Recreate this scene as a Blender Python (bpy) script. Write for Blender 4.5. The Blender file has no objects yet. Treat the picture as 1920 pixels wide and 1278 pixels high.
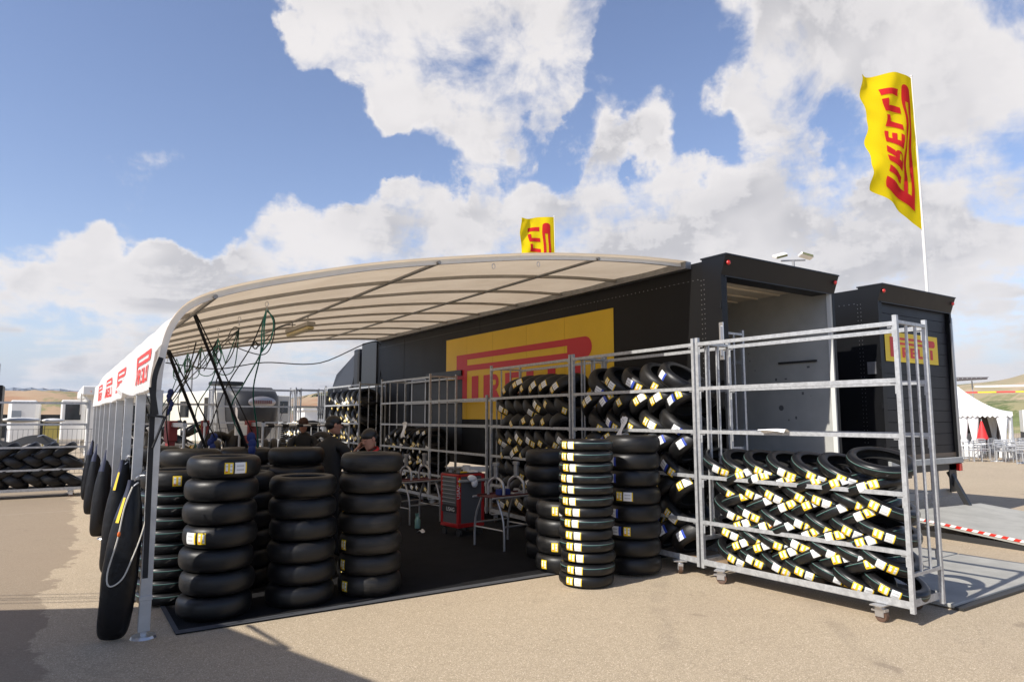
import bpy, bmesh, math, random
from mathutils import Vector, Matrix, Euler
random.seed(7)
R = math.radians
sc = bpy.context.scene
C = sc.collection
# ------------------------------------------------------------------ camera, sun, sky, exposure
cd = bpy.data.cameras.new('camera'); cam = bpy.data.objects.new('camera', cd); C.objects.link(cam)
cam.location = (0, 0, 1.8); cam.rotation_euler = (R(96.37), 0, R(-33.5))
cd.sensor_width = 36; cd.lens = 24.0; cd.clip_start = .05; cd.clip_end = 9000
sc.camera = cam
SUNV = Vector((-1, -.09, .86)).normalized()
sd = bpy.data.lights.new('sun', 'SUN'); sd.energy = 5.0; sd.angle = R(.53); sd.color = (1, .945, .86)
so = bpy.data.objects.new('sun', sd); C.objects.link(so); so.location = (-20, -2, 20)
so.rotation_euler = SUNV.to_track_quat('Z', 'Y').to_euler()
sc.view_settings.view_transform = 'Standard'; sc.view_settings.look = 'None'
sc.view_settings.exposure = 0.22; sc.view_settings.gamma = 1
W = bpy.data.worlds.new('World'); sc.world = W; W.use_nodes = True
nt = W.node_tree; nt.nodes.clear()

class NB:
    """small helper that chains math nodes"""
    def __init__(s, t): s.t = t
    def n(s, typ, **k):
        x = s.t.nodes.new(typ)
        for a, b in k.items(): setattr(x, a, b)
        return x
    def link(s, a, b): s.t.links.new(a, b)
    def put(s, inp, v):
        if hasattr(v, 'links'): s.link(v, inp)
        else: inp.default_value = v
    def m(s, op, a, b=0., c=0., clamp=False):
        x = s.n('ShaderNodeMath', operation=op); x.use_clamp = clamp
        s.put(x.inputs[0], a); s.put(x.inputs[1], b)
        if op in ('MULTIPLY_ADD', 'COMPARE', 'SMOOTH_MIN'): s.put(x.inputs[2], c)
        return x.outputs[0]
    def vm(s, op, a, b=None, sca=None):
        x = s.n('ShaderNodeVectorMath', operation=op); s.put(x.inputs[0], a)
        if b is not None: s.put(x.inputs[1], b)
        if sca is not None: s.put(x.inputs['Scale'], sca)
        return x.outputs['Value'] if op in ('DOT_PRODUCT', 'LENGTH', 'DISTANCE') else x.outputs[0]
    def smooth(s, v, a, b, c=0., d=1.):
        x = s.n('ShaderNodeMapRange'); x.interpolation_type = 'SMOOTHSTEP'
        s.put(x.inputs[0], v); s.put(x.inputs[1], a); s.put(x.inputs[2], b); s.put(x.inputs[3], c); s.put(x.inputs[4], d)
        return x.outputs[0]
    def mix(s, f, a, b):
        x = s.n('ShaderNodeMix', data_type='RGBA'); s.put(x.inputs[0], f)
        for i, v in ((6, a), (7, b)):
            s.put(x.inputs[i], v if hasattr(v, 'links') else (v[0], v[1], v[2], 1))
        return x.outputs[2]
    def noise(s, vec, scale, detail=4, rough=.55, dist=0., dim='3D', w=0.):
        x = s.n('ShaderNodeTexNoise', noise_dimensions=dim); s.put(x.inputs['Vector'], vec)
        x.inputs['Scale'].default_value = scale; x.inputs['Detail'].default_value = detail
        x.inputs['Roughness'].default_value = rough; x.inputs['Distortion'].default_value = dist
        return x.outputs['Fac']

b = NB(nt)
sky = b.n('ShaderNodeTexSky', sky_type='NISHITA'); sky.sun_disc = False
sky.sun_elevation = R(40.7); sky.sun_rotation = R(265); sky.altitude = 600; sky.dust_density = .6; sky.ozone_density = 1.6; sky.air_density = 1.1
skyblue = b.n('ShaderNodeMix', data_type='RGBA'); skyblue.blend_type = 'MULTIPLY'; skyblue.inputs[0].default_value = 1
b.link(sky.outputs[0], skyblue.inputs[6]); skyblue.inputs[7].default_value = (1.50, 1.37, 1.46, 1)
dirv = b.n('ShaderNodeTexCoord').outputs['Generated']
sep = b.n('ShaderNodeSeparateXYZ'); b.link(dirv, sep.inputs[0])
zc = b.m('MAXIMUM', sep.outputs[2], 0.)
zz = b.m('ADD', zc, .16)
comb = b.n('ShaderNodeCombineXYZ')
b.link(b.m('DIVIDE', sep.outputs[0], zz), comb.inputs[0]); b.link(b.m('DIVIDE', sep.outputs[1], zz), comb.inputs[1])
comb.inputs[2].default_value = 3.7
pl = comb.outputs[0]
def azel(a, e): a, e = R(a), R(e); return (math.sin(a)*math.cos(e), math.cos(a)*math.cos(e), math.sin(e))
# broad cloud masses of that day: (azimuth, elevation, radius deg, weight)
MASS = [(22, 30, 5, .40), (28, 30, 7, .42), (36, 31, 6, .40), (25, 26, 3.5, .30), (29.5, 25.5, 3.2, .34), (34, 27, 3, .30), (40, 30.5, 3, .22), (10.5, 31.0, 3.4, .42), (15, 31, 2.5, .16),
        (42.2, 19.5, 2.6, .32), (37.7, 25, 1.6, .22), (36, 20.5, 2.2, .24), (41, 15.5, 5, .34), (34, 16.5, 4.5, .36), (27.5, 17, 3.6, .34), (22, 13.5, 4.5, .34), (12, 12, 3.6, .36), (5, 10.5, 4, .34), (-2, 9.5, 4, .34), (8, 6, 6, .2), (18, 8, 6, .26), (30, 11, 7, .28),
        (54, 23.5, 3.4, .34), (58, 26, 4, .36), (62.5, 27, 4, .34), (67, 25, 3.5, .22), (71, 22, 3.5, .20), (66.5, 20, 1.8, -.2), (60.5, 23.3, 1.5, -.14), (56, 20.5, 2.6, .2), (64, 21, 3, .18), (50, 16.2, 2.4, .26), (55, 18, 2, .2), (48, 12, 6, .3), (58, 11, 6, .3), (69, 12, 6, .34), (66, 15, 3, .28), (44.6, 26, 1.5, .16), (47, 24.8, 1, .14),
        (-2, 26, 7, -.6), (5, 23, 7, -.6), (11, 20.5, 6, -.6), (12, 26, 3.4, -.5), (17, 21.5, 4.2, -.55), (1, 18, 5, -.5), (-5, 19, 6, -.5), (20, 18.6, 2.6, -.4), (6, 15.8, 2.6, -.34), (16.5, 15.5, 2, -.3), (22.5, 20.8, 2.0, -.34), (27, 21.2, 2.0, -.28), (32.5, 22.6, 2.2, -.42), (38.8, 22.4, 1.8, -.34), (25, 21.5, 2.4, -.38), (36.5, 23.6, 1.4, -.2), (51, 29, 3, -.3), (56.5, 21.6, 1.6, -.2),
        (46, 30, 3.6, -.42), (43, 27.5, 2, -.26), (48.5, 21.8, 2.4, -.40), (47, 26, 2.4, -.22), (52, 20, 2.2, -.30), (60.5, 19.5, 2.6, -.30), (65, 18, 2.6, -.22), (50.5, 26.5, 2.2, -.24), (70.5, 17.3, 2, -.24), (-2, 5, 3, -.2), (3, 6.5, 2.5, -.1), (45, 17.8, 1.4, -.12)]
fr = b.vm('DOT_PRODUCT', dirv, azel(34, 12))
acc = b.m('ADD', b.smooth(sep.outputs[2], .34, .12, -.08, .06), b.smooth(fr, .62, .3, 0., -.55))
def wvec(sc_, amp, det):
    x = b.n('ShaderNodeTexNoise'); b.link(dirv, x.inputs['Vector']); x.inputs['Scale'].default_value = sc_; x.inputs['Detail'].default_value = det; x.inputs['Roughness'].default_value = .6
    return b.vm('SCALE', b.vm('SUBTRACT', x.outputs['Color'], (.5, .5, .5)), sca=amp)
dirw = b.vm('NORMALIZE', b.vm('ADD', dirv, b.vm('ADD', wvec(5., .26, 2), wvec(17., .10, 5))))
for a, e, r, w in MASS:
    d = b.vm('DOT_PRODUCT', dirw, azel(a, e))
    acc = b.m('MULTIPLY_ADD', b.smooth(d, math.cos(R(r*1.75)), math.cos(R(r*.15))), w, acc)
acc = b.m('ADD', acc, b.smooth(sep.outputs[2], .66, .8, 0., -.6))
acc = b.m('MINIMUM', b.m('MAXIMUM', acc, -.45), .34)
def dens(off):
    p = b.vm('ADD', pl, off)
    n1 = b.noise(p, 1.5, 10, .60, .35)
    n2 = b.noise(b.vm('ADD', dirv, b.vm('SCALE', off, sca=.35)), 9, 9, .62, .25)
    return b.m('ADD', b.m('MULTIPLY', b.m('SUBTRACT', n1, .5), 1.9), b.m('MULTIPLY', b.m('SUBTRACT', n2, .5), 1.7))
d0 = b.m('ADD', dens((0, 0, 0)), acc)
d1 = b.m('ADD', dens((-.09, 0, .07)), acc)
mask = b.smooth(d0, -.17, .29)
lit = b.smooth(b.m('SUBTRACT', d0, d1), -.12, .14)
ds = b.m('ADD', acc, b.m('MULTIPLY', b.m('SUBTRACT', b.noise(pl, 1.5, 3, .5, .35), .5), 1.7))
thick = b.smooth(ds, .05, .50)
big = b.smooth(b.noise(dirv, 5.5, 3, .5, .3), .34, .62)
shade = b.m('MULTIPLY', thick, b.m('SUBTRACT', 1.25, b.m('MULTIPLY', lit, .75)), clamp=True)
shade = b.m('MULTIPLY', shade, b.m('ADD', .20, b.m('MULTIPLY', big, .95)), clamp=True)
ccol = b.mix(shade, (7.8, 7.5, 7.4), (5.1, 5.0, 5.15))
zen = b.n('ShaderNodeMix', data_type='RGBA'); zen.blend_type = 'MULTIPLY'; zen.inputs[0].default_value = 1; b.link(skyblue.outputs[2], zen.inputs[6])
b.link(b.mix(b.smooth(sep.outputs[2], .52, .85), (1, 1, 1), (.62, .6, .6)), zen.inputs[7])
base = b.mix(b.smooth(sep.outputs[2], .16, .0), zen.outputs[2], (4.6, 5.2, 6.1))
allc = b.mix(b.m('MULTIPLY', mask, .96), base, ccol)
bg = b.n('ShaderNodeBackground'); bg.inputs[1].default_value = .1; b.link(allc, bg.inputs[0])
wo = b.n('ShaderNodeOutputWorld'); b.link(bg.outputs[0], wo.inputs[0])

# ------------------------------------------------------------------ materials
MATS = {}
def mat(name, col, rough=.6, metal=0., var=0., vscale=6., bump=0., bscale=40., spec=.5, col2=None, coat=0., rvar=0., trans=0.):
    if name in MATS: return MATS[name]
    m = bpy.data.materials.new(name); m.use_nodes = True; MATS[name] = m
    q = NB(m.node_tree); p = m.node_tree.nodes['Principled BSDF']
    p.inputs['Base Color'].default_value = (*col, 1); p.inputs['Roughness'].default_value = rough
    p.inputs['Metallic'].default_value = metal; p.inputs['Specular IOR Level'].default_value = spec
    p.inputs['Coat Weight'].default_value = coat
    if trans: p.inputs['Transmission Weight'].default_value = trans
    tc = q.n('ShaderNodeTexCoord').outputs['Object']
    if var or col2:
        f = q.smooth(q.noise(tc, vscale, 5, .6), .32, .68)
        c2 = col2 or tuple(max(0, c*(1-var)) for c in col)
        q.link(q.mix(f, col, c2), p.inputs['Base Color'])
    if rvar:
        f = q.noise(tc, vscale*2.3, 4, .6)
        q.link(q.m('MULTIPLY_ADD', f, rvar, rough - rvar/2), p.inputs['Roughness'])
    if bump:
        bn = q.n('ShaderNodeBump'); bn.inputs['Strength'].default_value = bump; bn.inputs['Distance'].default_value = .01
        q.link(q.noise(tc, bscale, 4, .6), bn.inputs['Height']); q.link(bn.outputs[0], p.inputs['Normal'])
    return m
galv = mat('galvanised_steel', (.52, .53, .535), .45, .35, .25, 26, .08, 60, rvar=.25)
alu = mat('brushed_aluminium', (.56, .57, .58), .4, .6, .12, 9, rvar=.2)
alu_d = mat('weathered_alloy', (.34, .34, .34), .5, .5, .2, 12)
blackpaint = mat('black_trailer_paint', (.0045, .0048, .006), .45, 0, .25, 1.5, .02, 3, rvar=.12, spec=.28)
blackpanel = mat('dark_side_panel', (.0055, .0055, .006), .5, 0, .2, .7, .01, 2.5, rvar=.1, spec=.25)
blacktrim = mat('black_trim', (.010, .010, .011), .45)
rub = mat('tyre_rubber', (.0065, .0065, .007), .46, 0, .3, 9, .12, 90, spec=.42, rvar=.18)
rub2 = mat('worn_rubber', (.016, .0148, .0135), .52, 0, .35, 7, .25, 70, spec=.35)
def wide_rubber(name, base, dust, dm):
    m = bpy.data.materials.new(name); m.use_nodes = True
    q = NB(m.node_tree); p = m.node_tree.nodes['Principled BSDF']
    tc = q.n('ShaderNodeTexCoord').outputs['Object']; s = q.n('ShaderNodeSeparateXYZ'); q.link(tc, s.inputs[0])
    rnd_ = q.n('ShaderNodeObjectInfo').outputs['Random']
    off = q.n('ShaderNodeCombineXYZ'); q.link(q.m('MULTIPLY', rnd_, 37.), off.inputs[0]); q.link(q.m('MULTIPLY', rnd_, 11.), off.inputs[1])
    v = q.vm('ADD', tc, off.outputs[0])
    mp = q.n('ShaderNodeMapping'); mp.inputs['Scale'].default_value = (1, 1, 5); q.link(v, mp.inputs[0])
    f = q.m('MULTIPLY', q.smooth(q.noise(mp.outputs[0], 5., 6, .65), .42, .72), q.m('MULTIPLY_ADD', rnd_, .7, dm))
    scr = q.smooth(q.noise(mp.outputs[0], 24., 3, .7), .66, .74)
    seam = q.smooth(q.m('ABSOLUTE', q.m('SUBTRACT', s.outputs[2], .002)), .0022, .001)
    ring = q.m('SINE', q.m('MULTIPLY', q.m('SQRT', q.m('ADD', q.m('POWER', s.outputs[0], 2.), q.m('POWER', s.outputs[1], 2.))), 900.))
    c = q.mix(f, base, dust); c = q.mix(q.m('MULTIPLY', scr, .5), c, tuple(x*2.2 for x in dust)); c = q.mix(q.m('MULTIPLY', seam, .8), c, (.002, .002, .002))
    q.link(c, p.inputs['Base Color']); p.inputs['Specular IOR Level'].default_value = .42
    q.link(q.m('ADD', q.m('MULTIPLY', f, .22), q.m('MULTIPLY_ADD', q.noise(v, 11., 4, .6), .16, .33)), p.inputs['Roughness'])
    bn = q.n('ShaderNodeBump'); bn.inputs['Strength'].default_value = .25; bn.inputs['Distance'].default_value = .004
    side = q.smooth(q.m('ABSOLUTE', s.outputs[2]), .072, .088)
    q.link(q.m('ADD', q.m('ADD', q.noise(v, 55., 4, .65), q.m('MULTIPLY', q.m('MULTIPLY', ring, side), .25)), q.m('MULTIPLY', seam, -.8)), bn.inputs['Height']); q.link(bn.outputs[0], p.inputs['Normal'])
    return m
rub_w = wide_rubber('wide_tyre_rubber', (.0055, .0055, .006), (.015, .0135, .012), .25)
rub_w2 = wide_rubber('worn_wide_rubber', (.012, .011, .0098), (.030, .026, .021), .5)
inner = mat('tyre_liner', (.008, .008, .008), .8)
white_p = mat('label_white', (.82, .82, .80), .5)
yel_p = mat('label_yellow', (.86, .60, .02), .5)
org_p = mat('label_orange', (.80, .16, .02), .5)
blu_p = mat('label_blue', (.03, .07, .42), .5)
gry_p = mat('label_print', (.42, .42, .44), .6)
yellow = mat('yellow_vinyl', (.78, .50, .01), .45, 0, .06, 1.5)
red = mat('red_vinyl', (.55, .015, .03), .45)
red_print = mat('red_print', (.78, .05, .04), .6)
castwheel = mat('caster_tread', (.10, .055, .035), .6)
zinc = mat('zinc_plate', (.55, .55, .56), .3, .8)
cartred = mat('cabinet_red', (.42, .012, .014), .35, coat=.3)
cartgrey = mat('cabinet_grey', (.10, .105, .11), .5)
strap = mat('black_webbing', (.012, .012, .013), .7)
hoseg = mat('green_hose', (.01, .16, .12), .4)
hoseb = mat('black_hose', (.012, .016, .016), .45)
bagm = mat('ballast_vinyl', (.0045, .0046, .006), .40, 0, .3, 5, .7, 12, rvar=.2, spec=.35)
bag_lit = mat('ballast_vinyl_lit', (.016, .020, .050), .45)  # upper sun-facing side of the black bags, its lit tone put into the colour
rope = mat('white_rope', (.62, .58, .50), .8)
ply = mat('plywood_deck', (.42, .29, .18), .7, 0, .35, 5, .1, 50)
wall_in = mat('trailer_lining', (.46, .46, .43), .6, 0, .12, 2.5)
ceil_in = mat('trailer_ceiling', (.62, .54, .42), .6, 0, .12, 2)
redlens = mat('red_lens', (.55, .02, .015), .2, coat=.5)
paper = mat('paper', (.85, .85, .84), .7)
skin = mat('skin', (.46, .23, .16), .55)
cloth_b = mat('black_jacket', (.012, .012, .013), .75, 0, .2, 10, .3, 30)
redcol = mat('red_collar', (.55, .02, .02), .7)
blucloth = mat('blue_cloth', (.012, .03, .16), .75)
cream = mat('caravan_cream', (.72, .69, .60), .4, 0, .06, 2)
whitev = mat('vehicle_white', (.78, .77, .74), .35, 0, .06, 2)
darkgrey = mat('dark_grey_gelcoat', (.03, .03, .032), .5, 0, .15, 2)
glassd = mat('dark_glass', (.012, .014, .016), .08, spec=.8)
chrome = mat('chrome', (.48, .44, .42), .45, .5)
tentw = mat('tent_canvas', (.82, .82, .80), .7, 0, .05, 1)
deckplate = mat('lift_plate', (.44, .43, .39), .65, 0, .18, 3, .1, 30)
basalt = mat('terminal_plastic', (.03, .03, .03), .5)

def shader_tread():
    """slim tyre: zig-zag grooves cut across the crown and a thin green-white line round it"""
    m = bpy.data.materials.new('slim_tyre_tread'); m.use_nodes = True
    q = NB(m.node_tree); p = m.node_tree.nodes['Principled BSDF']
    tc = q.n('ShaderNodeTexCoord').outputs['Object']; s = q.n('ShaderNodeSeparateXYZ'); q.link(tc, s.inputs[0])
    ang = q.m('ARCTAN2', s.outputs[1], s.outputs[0])
    saw = q.m('ABSOLUTE', q.m('SUBTRACT', q.m('FRACT', q.m('MULTIPLY', ang, 22/6.2832)), .5))
    dz = q.m('ABSOLUTE', q.m('SUBTRACT', q.m('SUBTRACT', s.outputs[2], -.012), q.m('MULTIPLY', saw, .05)))
    gr = q.smooth(dz, .0022, .0012)
    l1 = q.smooth(q.m('ABSOLUTE', q.m('SUBTRACT', s.outputs[2], .022)), .0016, .0010)
    l2 = q.smooth(q.m('ABSOLUTE', q.m('SUBTRACT', s.outputs[2], .0265)), .0014, .0008)
    c = q.mix(gr, (.007, .007, .0075), (.002, .002, .002))
    c = q.mix(l1, c, (.015, .17, .13)); c = q.mix(l2, c, (.28, .32, .31))
    q.link(c, p.inputs['Base Color']); p.inputs['Roughness'].default_value = .36; p.inputs['Specular IOR Level'].default_value = .45
    bn = q.n('ShaderNodeBump'); bn.inputs['Strength'].default_value = .6; bn.inputs['Distance'].default_value = .004
    q.link(q.m('SUBTRACT', 1., gr), bn.inputs['Height']); q.link(bn.outputs[0], p.inputs['Normal'])
    MATS['slim'] = m; return m
slimtread = shader_tread()

def ground_mat():
    m = bpy.data.materials.new('aggregate_tarmac'); m.use_nodes = True
    q = NB(m.node_tree); p = m.node_tree.nodes['Principled BSDF']
    tc = q.n('ShaderNodeTexCoord').outputs['Object']; s = q.n('ShaderNodeSeparateXYZ'); q.link(tc, s.inputs[0])
    v = q.n('ShaderNodeTexVoronoi'); v.inputs['Scale'].default_value = 150; q.link(tc, v.inputs['Vector'])
    vc = q.n('ShaderNodeSeparateColor'); q.link(v.outputs['Color'], vc.inputs[0])
    f = q.noise(tc, 210, 3, .7); g = q.noise(tc, .35, 6, .6); h = q.noise(tc, 3.0, 5, .65)
    c = q.mix(q.smooth(vc.outputs[0], .05, .95), (.385, .31, .215), (.56, .455, .32))
    c = q.mix(q.smooth(f, .36, .44, 1, 0), c, (.14, .115, .09))
    c = q.mix(q.smooth(vc.outputs[1], .93, .96), c, (.72, .61, .46))
    c = q.mix(q.m('MULTIPLY', q.smooth(g, .42, .7), .22), c, (.36, .28, .21))
    c = q.mix(q.m('MULTIPLY', q.smooth(h, .45, .75), .16), c, (.58, .47, .345))
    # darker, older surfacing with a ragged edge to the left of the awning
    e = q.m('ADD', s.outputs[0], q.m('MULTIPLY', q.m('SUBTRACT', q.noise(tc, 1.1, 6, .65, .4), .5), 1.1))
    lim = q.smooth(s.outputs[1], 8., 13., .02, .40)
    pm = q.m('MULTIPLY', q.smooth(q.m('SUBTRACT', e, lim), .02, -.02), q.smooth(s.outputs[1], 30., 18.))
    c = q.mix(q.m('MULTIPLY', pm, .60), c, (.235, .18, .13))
    # oil spots, scattered darker patches, faint curved tyre marks
    oil = q.smooth(q.noise(tc, 2.3, 3, .5, .3), .70, .76)
    c = q.mix(q.m('MULTIPLY', oil, .35), c, (.17, .13, .10))
    rr_ = q.m('SQRT', q.m('ADD', q.m('POWER', q.m('SUBTRACT', s.outputs[0], 14.), 2.), q.m('POWER', q.m('SUBTRACT', s.outputs[1], -4.), 2.)))
    for r0 in (11.2, 12.7):
        tm = q.m('MULTIPLY', q.smooth(q.m('ABSOLUTE', q.m('SUBTRACT', rr_, r0)), .12, .05), q.smooth(q.noise(tc, 1.6, 4), .42, .6))
        c = q.mix(q.m('MULTIPLY', tm, .16), c, (.16, .13, .11))
    # tyre marks and joint line
    jl = q.smooth(q.m('ABSOLUTE', q.m('SUBTRACT', s.outputs[1], q.m('MULTIPLY_ADD', q.noise(tc, .8, 2), .2, 15.9))), .03, .015)
    c = q.mix(q.m('MULTIPLY', jl, .35), c, (.55, .47, .40))
    cr = q.smooth(q.m('ABSOLUTE', q.m('SUBTRACT', q.noise(tc, .55, 5, .6, .6), .5)), .004, .001)
    c = q.mix(q.m('MULTIPLY', cr, .13), c, (.09, .075, .06))
    q.link(c, p.inputs['Base Color']); p.inputs['Roughness'].default_value = .9; p.inputs['Specular IOR Level'].default_value = .25
    bn = q.n('ShaderNodeBump'); bn.inputs['Strength'].default_value = .4; bn.inputs['Distance'].default_value = .004
    q.link(q.m('ADD', v.outputs['Distance'], q.m('MULTIPLY', f, .6)), bn.inputs['Height']); q.link(bn.outputs[0], p.inputs['Normal'])
    return m
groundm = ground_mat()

def fabric_mat():
    m = bpy.data.materials.new('awning_fabric'); m.use_nodes = True
    t = m.node_tree; t.nodes.clear(); q = NB(t)
    tc = q.n('ShaderNodeTexCoord').outputs['Object']
    c = q.mix(q.smooth(q.noise(tc, 2.2, 5, .6), .35, .7), (.90, .89, .87), (.82, .80, .76))
    d = q.n('ShaderNodeBsdfDiffuse'); q.link(c, d.inputs[0])
    tr = q.n('ShaderNodeBsdfTranslucent'); tr.inputs[0].default_value = (.68, .52, .35, 1)
    q.link(q.mix(q.smooth(q.noise(tc, 1.1, 5, .65, .4), .35, .7), (.72, .585, .425), (.63, .50, .355)), tr.inputs[0])
    mx = q.n('ShaderNodeMixShader'); mx.inputs[0].default_value = .42; q.link(d.outputs[0], mx.inputs[1]); q.link(tr.outputs[0], mx.inputs[2])
    bn = q.n('ShaderNodeBump'); bn.inputs['Strength'].default_value = .4; bn.inputs['Distance'].default_value = .03
    q.link(q.noise(tc, 2.6, 4, .6, .5), bn.inputs['Height']); q.link(bn.outputs[0], d.inputs['Normal']); q.link(bn.outputs[0], tr.inputs['Normal'])
    o = q.n('ShaderNodeOutputMaterial'); q.link(mx.outputs[0], o.inputs[0]); return m
fabric = fabric_mat()
def flag_mat(name, col):
    m = bpy.data.materials.new(name); m.use_nodes = True
    t = m.node_tree; t.nodes.clear(); q = NB(t)
    d = q.n('ShaderNodeBsdfDiffuse'); d.inputs[0].default_value = (*col, 1)
    tr = q.n('ShaderNodeBsdfTranslucent'); tr.inputs[0].default_value = (*col, 1)
    mx = q.n('ShaderNodeMixShader'); mx.inputs[0].default_value = .42; q.link(d.outputs[0], mx.inputs[1]); q.link(tr.outputs[0], mx.inputs[2])
    o = q.n('ShaderNodeOutputMaterial'); q.link(mx.outputs[0], o.inputs[0]); return m
flag_y = flag_mat('flag_yellow', (.92, .70, .015)); flag_r = flag_mat('flag_red', (.72, .04, .045))

# ------------------------------------------------------------------ mesh builder
class MB:
    def __init__(s): s.v = []; s.f = []; s.mi = []; s.k = 0
    def quad(s, *p):
        n = len(s.v); s.v += [tuple(x) for x in p]; s.f.append(tuple(range(n, n+len(p)))); s.mi.append(s.k); return s
    def box(s, x0, x1, y0, y1, z0, z1, M=None):
        n = len(s.v)
        P = [(x, y, z) for z in (z0, z1) for y in (y0, y1) for x in (x0, x1)]
        if M is not None: P = [tuple(M @ Vector(p)) for p in P]
        s.v += P
        for f in ((0, 2, 3, 1), (4, 5, 7, 6), (0, 1, 5, 4), (2, 6, 7, 3), (0, 4, 6, 2), (1, 3, 7, 5)):
            s.f.append(tuple(n+i for i in f)); s.mi.append(s.k)
        return s
    def bar(s, a, b, w, h=None, up=(0, 0, 1)):
        h = h or w; a, b = Vector(a), Vector(b); d = (b-a); L = d.length; d.normalize()
        u = Vector(up)
        if abs(d.dot(u)) > .98: u = Vector((0, 1, 0))
        x = d.cross(u).normalized(); z = x.cross(d)
        M = Matrix((x, d, z)).transposed().to_4x4(); M.translation = a
        return s.box(-w/2, w/2, 0, L, -h/2, h/2, M)
    def sweep(s, path, sec, closed=False, cap=True):
        """sweep a 2D section (list of (a,b)) along a path"""
        path = [Vector(p) for p in path]; n = len(path); m = len(sec); base = len(s.v); ref = None
        for i, p in enumerate(path):
            d = (path[min(i+1, n-1)] - path[max(i-1, 0)])
            if closed: d = path[(i+1) % n] - path[i-1]
            d.normalize()
            if ref is None:
                ref = Vector((0, 0, 1)) if abs(d.z) < .9 else Vector((0, 1, 0))
            x = d.cross(ref)
            if x.length < 1e-4: x = d.orthogonal()
            x.normalize(); ref = x.cross(d).normalized()
            for a, c in sec: s.v.append(tuple(p + x*a + ref*c))
        for i in range(n if closed else n-1):
            for j in range(m):
                a, b2 = base+i*m+j, base+i*m+(j+1) % m; k = (i+1) % n
                s.f.append((a, b2, base+k*m+(j+1) % m, base+k*m+j)); s.mi.append(s.k)
        if cap and not closed:
            s.f.append(tuple(base+j for j in reversed(range(m)))); s.f.append(tuple(base+(n-1)*m+j for j in range(m))); s.mi += [s.k, s.k]
        return s
    def tube(s, path, r, n=8, closed=False):
        return s.sweep(path, [(r*math.cos(2*math.pi*i/n), r*math.sin(2*math.pi*i/n)) for i in range(n)], closed)
    def lathe(s, prof, n=24, M=None, mats=None, closed=False):
        base = len(s.v); m = len(prof)
        for i in range(n):
            a = 2*math.pi*i/n
            for r, z in prof:
                p = Vector((r*math.cos(a), r*math.sin(a), z)); s.v.append(tuple(M @ p if M is not None else p))
        for i in range(n):
            for j in range(m if closed else m-1):
                k = (i+1) % n; jj = (j+1) % m
                s.f.append((base+i*m+j, base+k*m+j, base+k*m+jj, base+i*m+jj)); s.mi.append(mats[j] if mats else s.k)
        return s
    def ellip(s, c, r, n=14, m=9):
        prof = [(max(1e-4, math.cos(t)), math.sin(t)) for t in [math.pi*(j/m-.5) for j in range(m+1)]]
        M = Matrix.Translation(c) @ Matrix.Diagonal((*r, 1)); return s.lathe(prof, n, M)
    def mesh(s, name, mats, smooth=False, bevel=0.):
        me = bpy.data.meshes.new(name); me.from_pydata(s.v, [], s.f); me.update()
        for m in (mats if isinstance(mats, (list, tuple)) else [mats]): me.materials.append(m)
        me.polygons.foreach_set('material_index', s.mi)
        bm = bmesh.new(); bm.from_mesh(me)
        bmesh.ops.remove_doubles(bm, verts=bm.verts, dist=1e-5)
        if bevel:
            bmesh.ops.bevel(bm, geom=list(bm.edges), offset=bevel, segments=1, affect='EDGES', clamp_overlap=True)
        bmesh.ops.recalc_face_normals(bm, faces=bm.faces); bm.to_mesh(me); bm.free()
        if smooth:
            me.polygons.foreach_set('use_smooth', [True]*len(me.polygons))
            try: me.set_sharp_from_angle(angle=R(smooth if smooth > 1 else 50))
            except Exception: pass
        return me
    def build(s, name, mats, parent=None, loc=None, smooth=False, bevel=0.):
        return link(name, s.mesh(name, mats, smooth, bevel), parent, loc)
def link(name, data, parent=None, loc=None):
    o = bpy.data.objects.new(name, data); C.objects.link(o)
    if parent: o.parent = parent
    if loc: o.location = loc
    return o
def tag(o, label=None, cat=None, group=None, kind=None):
    if label: o['label'] = label
    if cat: o['category'] = cat
    if group: o['group'] = group
    if kind: o['kind'] = kind
    return o
def thing(name, label, cat, loc=(0, 0, 0), rz=0, group=None):
    o = link(name, None, None, loc); o.rotation_euler = (0, 0, rz); o.empty_display_size = .2
    return tag(o, label, cat, group)
def copy_tree(o, parent=None):
    c = o.copy(); C.objects.link(c); c.parent = parent
    for ch in list(o.children): copy_tree(ch, c)
    return c
def spline(pts, k=6):
    P = [Vector(p) for p in pts]; out = []
    for i in range(len(P)-1):
        p0, p1, p2, p3 = P[max(i-1, 0)], P[i], P[i+1], P[min(i+2, len(P)-1)]
        for j in range(k):
            t = j/k
            out.append(.5*((2*p1) + (p2-p0)*t + (2*p0-5*p1+4*p2-p3)*t*t + (3*p1-p0-3*p2+p3)*t**3))
    out.append(P[-1]); return out
ORD = ['first', 'second', 'third', 'fourth', 'fifth', 'sixth', 'seventh', 'eighth', 'ninth', 'tenth', 'eleventh', 'twelfth', 'thirteenth', 'fourteenth']

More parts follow.
